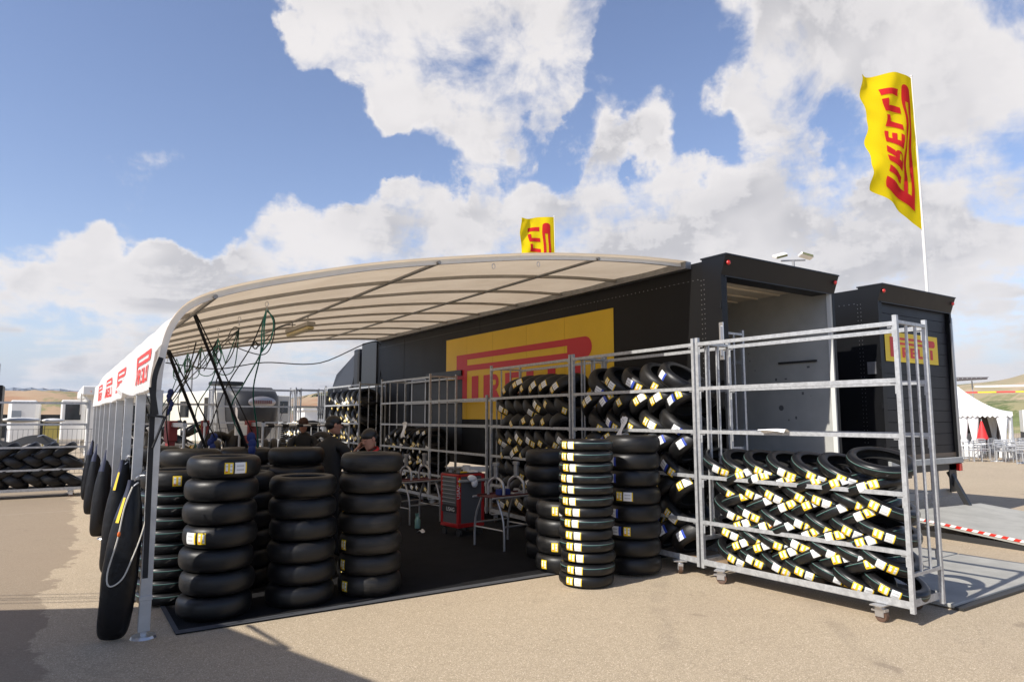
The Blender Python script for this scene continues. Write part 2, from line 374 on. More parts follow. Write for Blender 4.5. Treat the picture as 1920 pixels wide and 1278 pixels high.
# ------------------------------------------------------------------ the emblem: word with the long-bowled P, in units of its height
LW = 4.67
def logo_quads():
    Q = []
    def r(x0, x1, y0, y1): Q.append([(x0, y0), (x1, y0), (x1, y1), (x0, y1)])
    r(0, .48, 0, 1); r(.48, 4.0, .88, 1); r(.48, 4.0, .635, .755); r(4.0, 4.487, .635, 1)
    for i in range(10):
        a, c = R(-90+18*i), R(-72+18*i)
        Q.append([(4.487, .8175), (4.487+.1825*math.cos(a), .8175+.1825*math.sin(a)), (4.487+.1825*math.cos(c), .8175+.1825*math.sin(c)), (4.487, .8185)])
    def I(x): r(x, x+.28, 0, .51)
    def L(x): r(x, x+.24, 0, .51); r(x+.24, x+.52, 0, .13)
    I(.68)
    r(1.17, 1.42, 0, .51); r(1.42, 1.60, .40, .51); r(1.42, 1.60, .18, .29)
    for i in range(8):
        a, c = R(-90+22.5*i), R(-67.5+22.5*i); o, n_ = .165, .055
        Q.append([(1.60+n_*math.cos(a), .345+n_*math.sin(a)), (1.60+o*math.cos(a), .345+o*math.sin(a)), (1.60+o*math.cos(c), .345+o*math.sin(c)), (1.60+n_*math.cos(c), .345+n_*math.sin(c))])
    Q.append([(1.56, 0), (1.83, 0), (1.68, .18), (1.44, .18)])
    r(2.0, 2.24, 0, .51); r(2.24, 2.54, .40, .51); r(2.24, 2.50, .20, .31); r(2.24, 2.54, 0, .11)
    L(2.74); L(3.42); I(4.10)
    return Q
LOGO = logo_quads()
def logo_mesh(mb, fn, step=.25):
    for q in LOGO:
        w = max(abs(q[1][0]-q[0][0]), abs(q[2][0]-q[3][0])); h = max(abs(q[3][1]-q[0][1]), abs(q[2][1]-q[1][1]))
        nu = max(1, int(w/step)); nv = max(1, int(h/step))
        def at(u, v):
            a = (q[0][0]*(1-u)+q[1][0]*u, q[0][1]*(1-u)+q[1][1]*u); c = (q[3][0]*(1-u)+q[2][0]*u, q[3][1]*(1-u)+q[2][1]*u)
            return fn(a[0]*(1-v)+c[0]*v, a[1]*(1-v)+c[1]*v)
        for i in range(nu):
            for j in range(nv):
                p = [at(i/nu, j/nv), at((i+1)/nu, j/nv), at((i+1)/nu, (j+1)/nv), at(i/nu, (j+1)/nv)]
                
                mb.quad(*p)

# ------------------------------------------------------------------ setting: ground and far land
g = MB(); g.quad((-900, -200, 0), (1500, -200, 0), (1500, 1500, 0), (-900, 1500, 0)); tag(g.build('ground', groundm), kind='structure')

def terrain(name, pts, depth, mats, seed, amp, nx=90, ny=10, base=-.05):
    """a bank or hill: ridge line given as (x,y,z), falling away to both sides"""
    rnd = random.Random(seed); mb = MB(); P = spline(pts, max(2, nx//(len(pts)-1))); rows = []
    for i, p in enumerate(P):
        d = Vector((p.x, p.y, 0)).normalized(); col = []
        for j in range(ny+1):
            t = j/ny*2-1
            h = base + (p.z-base)*max(0, 1-abs(t)**1.6) * (1+amp*(rnd.random()-.5))
            col.append(Vector((p.x, p.y, 0)) + d*t*depth + Vector((0, 0, h)))
        rows.append(col)
    for i in range(len(rows)-1):
        for j in range(ny): mb.quad(rows[i][j], rows[i+1][j], rows[i+1][j+1], rows[i][j+1])
    me = mb.mesh(name, mats, 60)
    bm = bmesh.new(); bm.from_mesh(me); bmesh.ops.remove_doubles(bm, verts=bm.verts, dist=.001); bm.to_mesh(me); bm.free()
    return tag(link(name, me), kind='structure')
def land_mat(name, a, c, d, sc1, sc2):
    m = bpy.data.materials.new(name); m.use_nodes = True; q = NB(m.node_tree); p = m.node_tree.nodes['Principled BSDF']
    tc = q.n('ShaderNodeTexCoord').outputs['Object']
    mp = q.n('ShaderNodeMapping'); mp.inputs['Scale'].default_value = (1, 1, 5); q.link(tc, mp.inputs[0])
    col = q.mix(q.smooth(q.noise(mp.outputs[0], sc1, 6, .6), .45, .55), a, c)
    col = q.mix(q.smooth(q.noise(tc, sc2, 5, .7), .52, .6), col, d)
    q.link(col, p.inputs['Base Color']); p.inputs['Roughness'].default_value = .95; return m
earth = land_mat('red_earth', (.38, .22, .13), (.42, .29, .18), (.22, .22, .10), .05, .12)
scrub = land_mat('dry_scrub', (.24, .22, .11), (.36, .27, .16), (.11, .12, .05), .03, .10)
farhill = land_mat('hazy_far_scrub', (.13, .16, .20), (.16, .19, .22), (.10, .13, .16), .004, .01)  # blue of the distant air put into the hill colour
def dirp(az, d, z=0): return (math.sin(R(az))*d, math.cos(R(az))*d, z)
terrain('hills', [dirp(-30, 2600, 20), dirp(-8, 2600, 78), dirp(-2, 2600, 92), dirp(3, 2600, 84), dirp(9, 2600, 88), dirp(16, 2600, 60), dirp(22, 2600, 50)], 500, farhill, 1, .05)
terrain('earth_bank', [dirp(-14, 150, 4.5), dirp(-2.6, 140, 6.2), dirp(2, 140, 6.0), dirp(8, 150, 5.2), dirp(12, 160, 4.0), dirp(17, 170, 6.5), dirp(21, 170, 7.0), dirp(25, 170, 5)], 16, earth, 2, .03)
terrain('scrub_hill', [dirp(8, 340, 5), dirp(15, 330, 10), dirp(18.5, 320, 13.5), dirp(21, 320, 13), dirp(25, 330, 12), dirp(35, 330, 9)], 40, scrub, 3, .0)
terrain('grass_slope', [dirp(56, 320, 12), dirp(64, 300, 12.5), dirp(66.8, 280, 13), dirp(68.3, 270, 13.2), dirp(69.6, 265, 14.0), dirp(72, 260, 17), dirp(76, 260, 20), dirp(82, 260, 20)], 70, land_mat('dry_slope', (.36, .30, .18), (.44, .34, .22), (.24, .23, .11), .05, .07), 4, .0)

# mat under the awning
mt = MB(); mt.k = 0
mt.box(.93, 6.9, 6.47, 17.5, 0.002, .014)
mat_ob = mt.build('floor_mat', mat('floor_carpet', (.013, .013, .0145), .95, 0, .35, 3, .6, 220, spec=.15), bevel=.004)
tag(mat_ob, 'large thin black carpet mat covering the tarmac under the awning', 'floor mat')
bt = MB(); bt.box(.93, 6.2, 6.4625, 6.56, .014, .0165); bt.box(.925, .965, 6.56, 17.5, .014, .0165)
bt.build('painted_sun_edge', mat('mat_edge_sunlit', (.07, .073, .08), .8, 0, .2, 8), mat_ob)  # paler front strip: sunlight along the mat edge put into the colour

# ------------------------------------------------------------------ trailers
def trailer(name, label, X0, X1, Y0, Y1, ZT, open_rear, letter):
    t = thing(name, label, 'trailer', ((X0+X1)/2, Y0, 0)); ox, oy = (X0+X1)/2, Y0
    w = (X1-X0)/2; L = Y1-Y0; zb = 1.18
    b_ = MB()
    # box shell, floor, roof, front wall; rear frame is a separate part
    b_.k = 0
    b_.box(-w, -w+.05, .32, L, 1.0, ZT-.02); b_.box(w-.05, w, .32, L, 1.0, ZT-.02)
    b_.box(-w+.05, w-.05, .32, L, ZT-.07, ZT-.02); b_.box(-w+.05, w-.05, L-.05, L, 1.0, ZT-.07)
    b_.build('body', blackpanel if letter == 'a' else blackpaint, t, bevel=.006)
    f = MB(); f.box(-w+.05, w-.05, .05, L-.05, 1.02, zb); f.build('floor', mat('trailer_floor', (.16, .12, .085), .6, 0, .3, 4), t)
    # rear portal frame: posts flare slightly, top fascia leans forward like a hood
    fr = MB(); fr.box(-w-.012, -w+.10, 0, .32, .98, ZT-.26); fr.box(w-.049, w+.012, 0, .32, .98, ZT-.26)
    fr.quad((-w-.012, 0, ZT-.26), (w+.012, 0, ZT-.26), (w+.012, -.09, ZT), (-w-.012, -.09, ZT))
    fr.quad((-w-.012, .32, ZT-.26), (w+.012, .32, ZT-.26), (w+.012, .32, ZT), (-w-.012, .32, ZT))
    fr.quad((-w-.012, -.09, ZT), (w+.012, -.09, ZT), (w+.012, .32, ZT), (-w-.012, .32, ZT))
    fr.quad((-w-.012, 0, ZT-.26), (w+.012, 0, ZT-.26), (w+.012, .32, ZT-.26), (-w-.012, .32, ZT-.26))
    for s in (-1, 1): fr.quad((s*(w+.012), 0, ZT-.26), (s*(w+.012), -.09, ZT), (s*(w+.012), .32, ZT), (s*(w+.012), .32, ZT-.26))
    fr.build('rear_frame', blackpaint, t)
    gt = MB(); gt.box(-w-.02, w+.02, -.10, .34, ZT+.002, ZT+.02); gt.build('roof_rim', blacktrim, t)
    # rivet rows
    rv = MB()
    for s in (-1, 1):
        for i in range(40): z = 1.05+i*.067; rv.box(s*(w+.012)-.003, s*(w+.012)+.003, .285, .293, z, z+.008)
        for i in range(40): z = 1.05+i*.067; rv.box(s*w-.003, s*w+.003, .345, .353, z, z+.008)
        for i in range(150): y = .4+i*.088; rv.box(s*w-.003, s*w+.003, y, y+.008, ZT-.265, ZT-.257)
    rv.build('rivets', zinc, t)
    for s in (-1, 1):
        for_ = MB(); M = Matrix.Translation((s*(w-.06), -.068, ZT-.10)) @ Matrix.Rotation(R(90), 4, 'X')
        for_.lathe([(0.0001, .03), (.022, .026), (.032, .01), (.034, 0)], 14, M); for_.build('marker_light', redlens, t, smooth=True)
    for s in (-1, 1):
        for z_ in (1.3, 1.95, 2.6, 3.25):
            hg = MB(); hg.box(s*(w+.012)-.004, s*(w+.012)+.016, .03, .12, z_, z_+.07); M = Matrix.Translation((s*(w+.018), .015, z_-.01)); hg.lathe([(.0001, 0), (.012, 0), (.012, .09), (.0001, .09)], 10, M); hg.build('hinge', blackpaint, t)
        sk = MB(); sk.box(s*w-.008, s*w+.008, .33, L, 1.0, 1.06); sk.build('side_rail', mat('rail_paint', (.03, .03, .032), .4, .2), t)
    dirt = MB(); dirt.box(-w+.06, w-.06, -.012, -.002, ZT-.275, ZT-.262); dirt.build('drip_rail', blacktrim, t)
    # chassis, wheels, bumper
    ch = MB(); ch.box(-.5, -.38, .5, L-1, .72, 1.0); ch.box(.38, .5, .5, L-1, .72, 1.0); ch.box(-w+.05, w-.05, .02, .16, .88, 1.0); ch.build('chassis', basalt, t)
    for k in range(3):
        for s in (-1, 1):
            M = Matrix.Translation((s*(w-.22), 3.0+k*1.31, .5)) @ Matrix.Rotation(R(90), 4, 'Y')
            wl = MB(); wl.lathe([(.28, -.17), (.46, -.19), (.5, -.14), (.5, .14), (.46, .19), (.28, .17)], 28, M, closed=True)
            wo_ = wl.build('wheel', rub, t, smooth=True)
            rm = MB(); rm.lathe([(.001, .02*s), (.12, .05*s), (.16, .1*s), (.28, .13*s)], 20, M); rm.build('rim', zinc, wo_, smooth=True)
    ls = MB(); ls.box(-w+.04, w-.04, .5, 8.5, .55, .56) ; 
    bp = MB(); bp.box(-w+.02, w-.02, -.05, .02, 1.0, 1.10); bp.build('rear_sill', mat('painted_sill', (.40, .41, .40), .5, 0, .2, 5), t, bevel=.008)
    bu = MB(); bu.box(-w+.15, w-.2, .1, .2, .42, .54); bu.box(-.6, -.52, .1, .2, .54, .88); bu.box(.52, .6, .1, .2, .54, .88); bu.build('under_run_bar', mat('bar_paint', (.22, .22, .22), .5), t)
    for s in (-1, 1): mg = MB(); mg.box(s*(w-.28)-.13, s*(w-.28)+.13, .02, .035, .5, .98); mg.build('mud_flap', basalt, t)
    for s in (-1, 1):
        tl = MB(); tl.box(s*(w-.12)-.05, s*(w-.12)+.05, -.05, .015, .86, .99); tl.build('tail_light', redlens, t, bevel=.008)
    return t, ox, oy, w, L
XA0, XA1, YR = 7.28, 9.88, 5.93
A, oxA, oyA, wA, LA = trailer('awning_trailer', 'black box trailer with open rear door, holding up the awning', XA0, XA1, YR, 18.9, 3.95, True, 'a')
B, oxB, oyB, wB, LB = trailer('closed_trailer', 'black box trailer parked on the right with its rear shutter closed', 11.06, 13.52, 5.88, 18.9, 3.95, False, 'b')
# trailer A interior
inn = MB(); inn.box(wA-.075, wA-.052, .004, LA-.06, 1.18, 3.86); inn.box(-wA+.052, -wA+.075, .05, LA-.06, 1.18, 3.86); inn.box(-wA+.075, wA-.075, LA-.2, LA-.18, 1.18, 3.86)
inn.build('lining', wall_in, A)
ci = MB(); ci.box(-wA+.05, wA-.05, .33, LA-.06, 3.80, 3.87)
for i in range(30): ci.box(-wA+.1, wA-.1, .45+i*.42, .49+i*.42, 3.775, 3.80)
ci.build('ceiling', ceil_in, A)
mk = MB()
for i in range(26):
    y = random.uniform(.3, 3.2); z = random.uniform(1.3, 3.2); mk.box(wA-.0765, wA-.0755, y, y+random.uniform(.01, .06), z, z+random.uniform(.008, .05))
M = Matrix.Translation((wA-.0755, .95, 1.95)) @ Matrix.Rotation(R(90), 4, 'Y'); mk.lathe([(.0001, -.002), (.045, -.002)], 16, M)
mk.box(wA-.0765, wA-.0755, 2.4, 2.41, 1.2, 3.3)
mk.build('scuff', mat('scuff_mark', (.12, .12, .12), .7), A)
hd = MB(); hd.box(wA-.11, wA-.075, .28, .95, 2.66, 2.69); hd.build('load_bar', basalt, A)
sp = MB(); sp.box(wA-.106, wA-.098, -.006, .06, 1.18, 3.69); sp.build('door_seal', mat('seal_white', (.7, .7, .66), .5), A)
# shutter rolled up behind the fascia, side latch handle
lt = MB(); lt.box(-wA-.03, -wA-.013, -.02, .05, 2.55, 3.05); lt.box(-wA-.05, -wA-.03, .0, .03, 2.6, 3.0); lt.build('latch', zinc, A, bevel=.004)
# panel joints and emblem on trailer A side (plane x = XA0)
pj = MB()
for y in [2.55, 6.3, 10.05]: pj.box(-wA-.0035, -wA, y, y+.006, 1.05, 3.93)
pj.build('panel_joint', blacktrim, A)
fp = MB(); fp.box(-wA-.012, -wA-.001, LA-1.12, LA-.02, 1.1, 3.9); fp.build('corner_panel', mat('slate_panel', (.018, .02, .022), .45), A)
kp = MB(); kp.box(-wA-.035, -wA-.012, LA-1.17, LA-1.12, 1.1, 3.9); kp.build('corner_post', blacktrim, A)
em = MB(); x = XA0-oxA-.006
em.quad((x, 13.69-oyA, 1.76), (x, 8.07-oyA, 1.76), (x, 8.07-oyA, 3.53), (x, 13.69-oyA, 3.53))
pan = em.build('emblem_panel', yellow, A)
lg = MB(); logo_mesh(lg, lambda u, v: (x-.004, 13.2-oyA-u*.985, 2.16+v*.985)); lg.build('emblem_lettering', red, pan)
sm = MB()
for y in (9.33, 10.5, 11.7, 12.75): sm.box(x-.002, x-.0005, y-oyA, y-oyA+.004, 1.76, 3.53)
sm.build('panel_seam', mat('seam_ochre', (.45, .28, .01), .6), pan)
dr = MB(); dr.box(-wA-.02, -wA, 8.75, 8.80, 1.2, 2.72); dr.box(-wA-.02, -wA, 9.5, 9.55, 1.2, 2.72); dr.box(-wA-.02, -wA, 8.75, 9.55, 2.70, 2.76)
dr.build('door_frame', alu, A); dd = MB(); dd.box(-wA-.008, -wA-.001, 8.80, 9.5, 1.2, 2.70); dd.build('side_door', blacktrim, A)
dd = MB(); dd.box(-wA-.012, -wA-.001, 7.0, 8.6, 1.2, 2.62); dd.box(-wA-.05, -wA-.012, 7.0, 8.7, 2.70, 2.82); dd.build('side_hatch', blacktrim, A)
# trailer B shutter with emblem
sh = MB()
for i in range(13): z = 1.12+i*.2; sh.box(-wB+.10, wB-.10, .06, .09, z, z+.193)
sh.build('rear_shutter', mat('shutter_paint', (.007, .007, .011), .45, 0, .2, 1.4, rvar=.1, spec=.28), B)
em = MB(); y = .045; em.quad((11.28-oxB, y, 2.72), (13.04-oxB, y, 2.72), (13.04-oxB, y, 3.215), (11.28-oxB, y, 3.215)); pan = em.build('emblem_sign', mat('sign_yellow', (.82, .58, .02), .5), B)
lg = MB(); logo_mesh(lg, lambda u, v: (11.43-oxB+u*.323, y-.004, 2.80+v*.335)); lg.build('emblem_lettering', mat('sign_red', (.62, .03, .025), .5), pan)
hn = MB(); hn.box(wB-.03, wB-.0, -.02, .0, 1.0, 3.6); hn.box(wB-.065, wB-.05, -.02, 0, 1.0, 3.5); hn.build('shutter_rod', zinc, B)
sg = MB(); sg.box(-wB-.035, -wB-.013, .08, .22, 2.5, 2.7); sg.build('side_fitting', zinc, B)

# tail lifts lowered to the ground
ta = thing('tail_lift', 'grey tail lift platform lying flat on the ground behind the open trailer', 'tail lift', (8.5, 4.4, 0))
p = MB(); p.box(-1.35, 1.35, -1.14, -.02, .012, .05); p.box(-1.35, 1.35, .0, 1.2, .012, .055); p.build('platform', deckplate, ta, bevel=.006)
p = MB(); p.box(-1.35, 1.35, -1.22, -1.142, .006, .03); p.build('lip', basalt, ta)
for s in (-.9, .9): p = MB(); p.bar((s, 1.1, .06), (s, 1.75, .8), .08); p.build('lift_arm', basalt, ta)
p = MB(); p.box(-.02, .02, .02, 1.15, .0555, .062); p.build('joint_strip', basalt, ta)
tb = thing('tail_lift', 'grey tail lift ramp edged with red and white stripes behind the closed trailer', 'tail lift', (12.3, 4.7, 0))
p = MB(); n = 1
def ramp(x0, x1, z_off, th, mb):
    a = (x0, -1.35, .10+z_off); c = (x0, 1.1, .30+z_off); d = (x1, -1.35, .10+z_off); e = (x1, 1.1, .30+z_off)
    lo = [(q[0], q[1], q[2]-th) for q in (a, d, e, c)]; up = [a, d, e, c]
    mb.quad(*up); mb.quad(*lo)
    for i in range(4): mb.quad(up[i], up[(i+1) % 4], lo[(i+1) % 4], lo[i])
ramp(-1.22, 1.22, 0, .07, p); p.build('platform', deckplate, tb)
p = MB(); ramp(-1.232, -1.222, -.002, .035, p)
m = bpy.data.materials.new('hazard_tape'); m.use_nodes = True; q = NB(m.node_tree); s_ = q.n('ShaderNodeSeparateXYZ'); q.link(q.n('ShaderNodeTexCoord').outputs['Object'], s_.inputs[0])
st = q.m('GREATER_THAN', q.m('FRACT', q.m('MULTIPLY', q.m('ADD', s_.outputs[1], s_.outputs[2]), 6.)), .5)
q.link(q.mix(st, (.78, .76, .74), (.62, .03, .02)), m.node_tree.nodes['Principled BSDF'].inputs['Base Color']); hazard = m
p.build('hazard_strip', hazard, tb)
for s in (-1.17, 1.17): p = MB(); p.box(s-.03, s+.03, -1.0, 1.0, .0, .08); p.build('side_runner', basalt, tb)
for s in (-.8, .8): p = MB(); p.bar((s, 1.05, .25), (s, 1.35, .85), .08); p.build('lift_arm', basalt, tb)
tb.rotation_euler = (0, 0, R(-6))

# tractor unit ahead of trailer A
tr = thing('truck_cab', 'black truck tractor with tall roof deflector ahead of the awning trailer', 'truck', (8.55, 20.6, 0))
k = MB(); k.box(-1.2, 1.2, -.6, 1.55, 1.15, 2.75); k.quad((-1.2, 1.55, 1.15), (1.2, 1.55, 1.15), (1.15, 1.8, 1.5), (-1.15, 1.8, 1.5)); k.quad((-1.15, 1.8, 1.5), (1.15, 1.8, 1.5), (1.12, 1.6, 2.75), (-1.12, 1.6, 2.75)); k.box(-1.15, 1.15, 1.5, 1.85, .5, 1.5)
k.build('cab', blackpaint, tr, bevel=.05)
k = MB(); prof = [(-.62, 2.75), (1.18, 2.75), (1.10, 2.95), (.88, 3.17), (.52, 3.40), (.08, 3.60), (-.3, 3.73), (-.62, 3.80)]
for i in range(len(prof)):
    a, c = prof[i], prof[(i+1) % len(prof)]
    sx = lambda z: 1.15 if z < 2.9 else (1.12 if z < 3.4 else .98)
    k.quad((-sx(a[1]), a[0], a[1]), (sx(a[1]), a[0], a[1]), (sx(c[1]), c[0], c[1]), (-sx(c[1]), c[0], c[1]))
for s in (-1, 1): k.quad(*[(s*(1.15 if z < 2.9 else (1.12 if z < 3.4 else .98)), y_, z) for y_, z in prof])
k.build('roof_deflector', mat('deflector_grey', (.018, .018, .02), .4), tr, smooth=40)
for s in (-1.03, 1.03): k = MB(); k.box(s-.09, s+.09, -1.0, -.62, 1.2, 3.85); k.build('air_fairing', blacktrim, tr, bevel=.04)
k = MB(); k.quad((-1.205, .35, 1.9), (-1.205, 1.35, 1.9), (-1.205, 1.3, 2.6), (-1.205, .45, 2.6)); k.build('side_window', glassd, tr)
k = MB(); k.box(-1.5, -1.26, 1.3, 1.42, 1.75, 2.5); k.bar((-1.2, 1.4, 2.45), (-1.4, 1.4, 2.5), .03); k.build('mirror', blacktrim, tr, bevel=.03)
for yy in (-.4, 1.2):
    for s in (-1, 1):
        M = Matrix.Translation((s*1.0, yy, .5)) @ Matrix.Rotation(R(90), 4, 'Y'); k = MB(); k.lathe([(.28, -.15), (.46, -.16), (.5, -.12), (.5, .12), (.46, .16), (.28, .15)], 24, M, closed=True); k.build('wheel', rub, tr, smooth=True)

# ------------------------------------------------------------------ awning
ARCH = [(.70, 2.02), (.706, 2.15), (.718, 2.29), (.742, 2.45), (.785, 2.59), (.87, 2.73), (1.0, 2.832), (1.24, 2.94), (1.57, 3.05), (2.07, 3.19), (2.62, 3.33), (3.23, 3.456), (3.9, 3.578), (4.64, 3.70), (5.47, 3.80), (6.4, 3.885), (7.2, 3.925)]
RIBS = [6.56, 7.9, 9.3, 10.7, 12.1, 13.5, 14.9, 16.3, 17.55]
aw = thing('awning', 'long curved cream fabric awning on alloy ribs beside the open black trailer', 'awning', (.7, 6.5, 0))
def loc(x_, y_, z_): return (x_-.7, y_-6.5, z_)
arch3 = spline([(x_, 0, z_) for x_, z_ in ARCH], 3)
def roofz(X):
    for i in range(len(ARCH)-1):
        if ARCH[i][0] <= X <= ARCH[i+1][0]:
            t = (X-ARCH[i][0])/(ARCH[i+1][0]-ARCH[i][0]); return ARCH[i][1]*(1-t)+ARCH[i+1][1]*t
    return 3.9
for i, y_ in enumerate(RIBS):
    k = MB(); w_, h_ = (.026, .024) if i in (0, len(RIBS)-1) else (.019, .024)
    k.sweep([loc(p.x+(w_*.0), y_, p.z) for p in arch3], [(-w_, -h_), (w_, -h_), (w_, h_), (-w_, h_)])
    k.build('rib', mat('front_beam', (.74, .75, .75), .45, .1, .06, 9) if i == 0 else mat('rib_alloy', (.36, .34, .31), .5, .4, .15, 9), aw)
    l_ = MB(); l_.box(-.045, .045, -.028, .028, .05, 2.03); l_.box(-.05, .05, -.034, -.028, .3, .34); lg_ = l_.build('leg', alu, aw, loc(.70, y_, 0), bevel=.004)
    fo = MB(); fo.lathe([(.0001, .02), (.09, .02), (.1, .0)], 16); fo.box(-.02, .02, -.02, .02, .02, .09); fo.build('foot_plate', zinc, lg_)
for X in (1.118, 3.36, 5.636):
    k = MB(); k.tube([loc(X, 6.5, roofz(X)-.01), loc(X, 17.55, roofz(X)-.01)], .021, 8); k.build('purlin', alu_d, aw, smooth=True)
k = MB(); k.box(6.47, 6.58, -.05, 11.1, 3.86, 3.96); k.build('wall_rail', alu_d, aw)
# roof cloth: sags a little between ribs
k = MB(); NY = 56; ys = [6.43+(17.62-6.43)*i/NY for i in range(NY+1)]
def sag(y_):
    for a, c in zip(RIBS, RIBS[1:]):
        if a <= y_ <= c: t = (y_-a)/(c-a); return .035*math.sin(math.pi*t)
    return 0
nrm = []
for i, p in enumerate(arch3):
    d = (arch3[min(i+1, len(arch3)-1)]-arch3[max(i-1, 0)]).normalized(); nrm.append(Vector((-d.z, 0, d.x)))
grid = [[Vector(loc(p.x, y_, p.z)) + nrm[i]*(.036-.6*sag(y_)) for i, p in enumerate(arch3)] for y_ in ys]
for j in range(NY):
    for i in range(len(arch3)-1):
        k.quad(grid[j][i], grid[j+1][i], grid[j+1][i+1], grid[j][i+1])
me = k.mesh('roof_cloth', fabric, 60); bm = bmesh.new(); bm.from_mesh(me); bmesh.ops.remove_doubles(bm, verts=bm.verts, dist=.0005); bm.to_mesh(me); bm.free()
me.polygons.foreach_set('use_smooth', [True]*len(me.polygons)); link('roof_cloth', me, aw)
# printed side valance hanging outside the ribs, lower edge loose
def val(y_, z_):
    t = (y_-6.43)/11.2; off = .015*math.sin(y_*5.1)+.03*math.sin(y_*1.9+1)+.012*math.sin(y_*14+z_*9)+.008*math.sin(y_*23-z_*15)
    low = max(0, (2.45-z_)/.45)
    fl = .10*math.exp(-((y_-9.0)/.35)**2)*low*low
    return Vector(loc(.655-off*low*.6-fl*1.2-.012*low, y_, z_ + (.10*math.exp(-((y_-9.0)/.3)**2))*low*low))
k = MB(); NZ = 6
for j in range(90):
    ya, yb = 6.40+11.25*j/90, 6.40+11.25*(j+1)/90
    for i in range(NZ):
        za, zb_ = 2.03+.42*i/NZ, 2.03+.42*(i+1)/NZ
        k.quad(val(ya, za), val(yb, za), val(yb, zb_), val(ya, zb_))
va = k.build('side_valance', flag_mat('valance_white', (.86, .86, .85)), aw, smooth=60)
for y0 in (7.95, 10.6, 13.2, 15.8):
    k = MB(); h_ = .285; logo_mesh(k, lambda u, v: val(y0-u*h_, 2.115+v*h_)-Vector((.006, 0, 0)), .2); k.build('valance_lettering', red_print, va)
# straps with ratchet, tying the frame to the ground and the front leg
for a, c in (((1.15, 7.9, 2.9), (2.15, 9.3, 1.2)), ((.93, 8.0, 2.5), (1.62, 9.3, 1.3)), ((.93, 12.1, 2.6), (1.5, 13.2, 1.2))):
    k = MB(); k.bar(loc(*a), loc(*c), .035, .03, up=(1, 0, 0)); k.bar(loc(a[0]+.02, a[1], a[2]), loc(c[0]+.05, c[1], c[2]+.25), .014, .012, up=(1, 0, 0)); k.build('strap', strap, aw)
k = MB(); k.sweep(spline([loc(.70, 6.42, 2.30), loc(.66, 6.40, 2.15), loc(.655, 6.40, 2.0), loc(.66, 6.41, 1.6), loc(.675, 6.43, .5)], 5), [(-.02, -.006), (.02, -.006), (.02, .006), (-.02, .006)])
k.bar(loc(.62, 6.41, 1.82), loc(.76, 6.41, 1.80), .045, .02); k.bar(loc(.75, 6.40, 1.80), loc(.67, 6.39, 1.55), .04, .012); k.bar(loc(.64, 6.40, 2.05), loc(.68, 6.40, 1.82), .045, .018)
k.build('strap', strap, aw)
for i in range(1, 8):
    y_ = RIBS[i]
    for X in ((1.9,) if i < 7 else (1.9,)):
        k = MB(); z_ = roofz(X)-.04; k.tube([Vector(loc(X, y_, z_-.03))+Vector((.018*math.cos(a*.628), 0, .03*math.sin(a*.628))) for a in range(10)], .004, 5, True); k.tube([Vector(loc(X, y_, z_-.09))+Vector((0, .014*math.cos(a*.628), .03*math.sin(a*.628))) for a in range(10)], .004, 5, True); k.build('hook', zinc, aw)
for X in (4.05, 4.68):
    k = MB(); z_ = roofz(X)-.06; k.tube([Vector(loc(X, 6.5, z_-.03))+Vector((.02*math.cos(a*.628), 0, .03*math.sin(a*.628))) for a in range(10)], .004, 5, True); k.build('hook', zinc, aw)

# fluorescent fitting under a purlin
lf_ = thing('strip_light', 'unlit fluorescent strip light hanging under the awning roof', 'light', (3.36, 11.0, 3.22))
k = MB(); k.box(-.07, .07, 0, 1.3, .06, .13); k.bar((0, .2, .13), (0, .2, .24), .02); k.bar((0, 1.1, .13), (0, 1.1, .24), .02); k.build('housing', mat('housing_grey', (.42, .40, .36), .6), lf_, bevel=.01)
k = MB(); k.box(-.06, .06, .02, 1.28, .0, .06); k.build('diffuser', mat('diffuser_yellowed', (.72, .60, .30), .35), lf_, bevel=.02)

# air hoses and cables looped along the awning
def hose(path, r, m, label, name='air_hose', cat='hose', grp=None, extra=()):
    k = MB(); k.tube(spline(path, 7), r, 7)
    for e in extra: k.tube(spline(e, 7), r, 7)
    o = k.build(name, m, smooth=True); tag(o, label, cat, grp); return o
def coil(c, rx, rz, n, seed):
    rnd = random.Random(seed); out = []
    for i in range(n*9): a = i*2*math.pi/9; out.append((c[0]+rx*math.cos(a)+rnd.uniform(-.015, .015), c[1]+rnd.uniform(-.03, .03), c[2]+rz*math.sin(a)))
    return out
hose([(1.90, 7.9, 3.02), (1.885, 7.92, 2.8), (1.88, 7.95, 2.55), (1.80, 8.4, 2.2), (1.75, 8.8, 1.9), (2.0, 9.2, 1.5), (2.3, 9.5, 1.35)], .0085, hoseg, 'green air hose dropping from the hook nearest the front of the awning', grp='air hoses under the awning',
     extra=[[(1.9, 7.9, 3.02), (1.86, 7.9, 2.8), (1.86, 7.93, 2.5), (1.95, 8.6, 2.1), (2.16, 9.2, 1.6), (2.2, 9.3, 1.2)], [(1.9, 7.9, 3.02), (1.98, 7.9, 2.88), (1.96, 7.9, 2.68), (1.86, 7.9, 2.52)]])
hose([(1.89, 7.9, 3.0), (1.99, 7.9, 2.9), (1.98, 7.9, 2.66), (1.88, 7.95, 2.5), (1.6, 8.3, 2.65), (1.75, 8.9, 2.9), (1.9, 9.3, 2.93), (1.8, 9.4, 2.8), (1.55, 9.7, 2.45), (1.52, 10.2, 2.5)], .006, hoseb, 'black hose looping between the first two hooks of the awning', grp='air hoses under the awning',
     extra=[[(1.9, 9.3, 2.93), (1.7, 9.5, 2.72), (1.6, 9.9, 2.42)]])
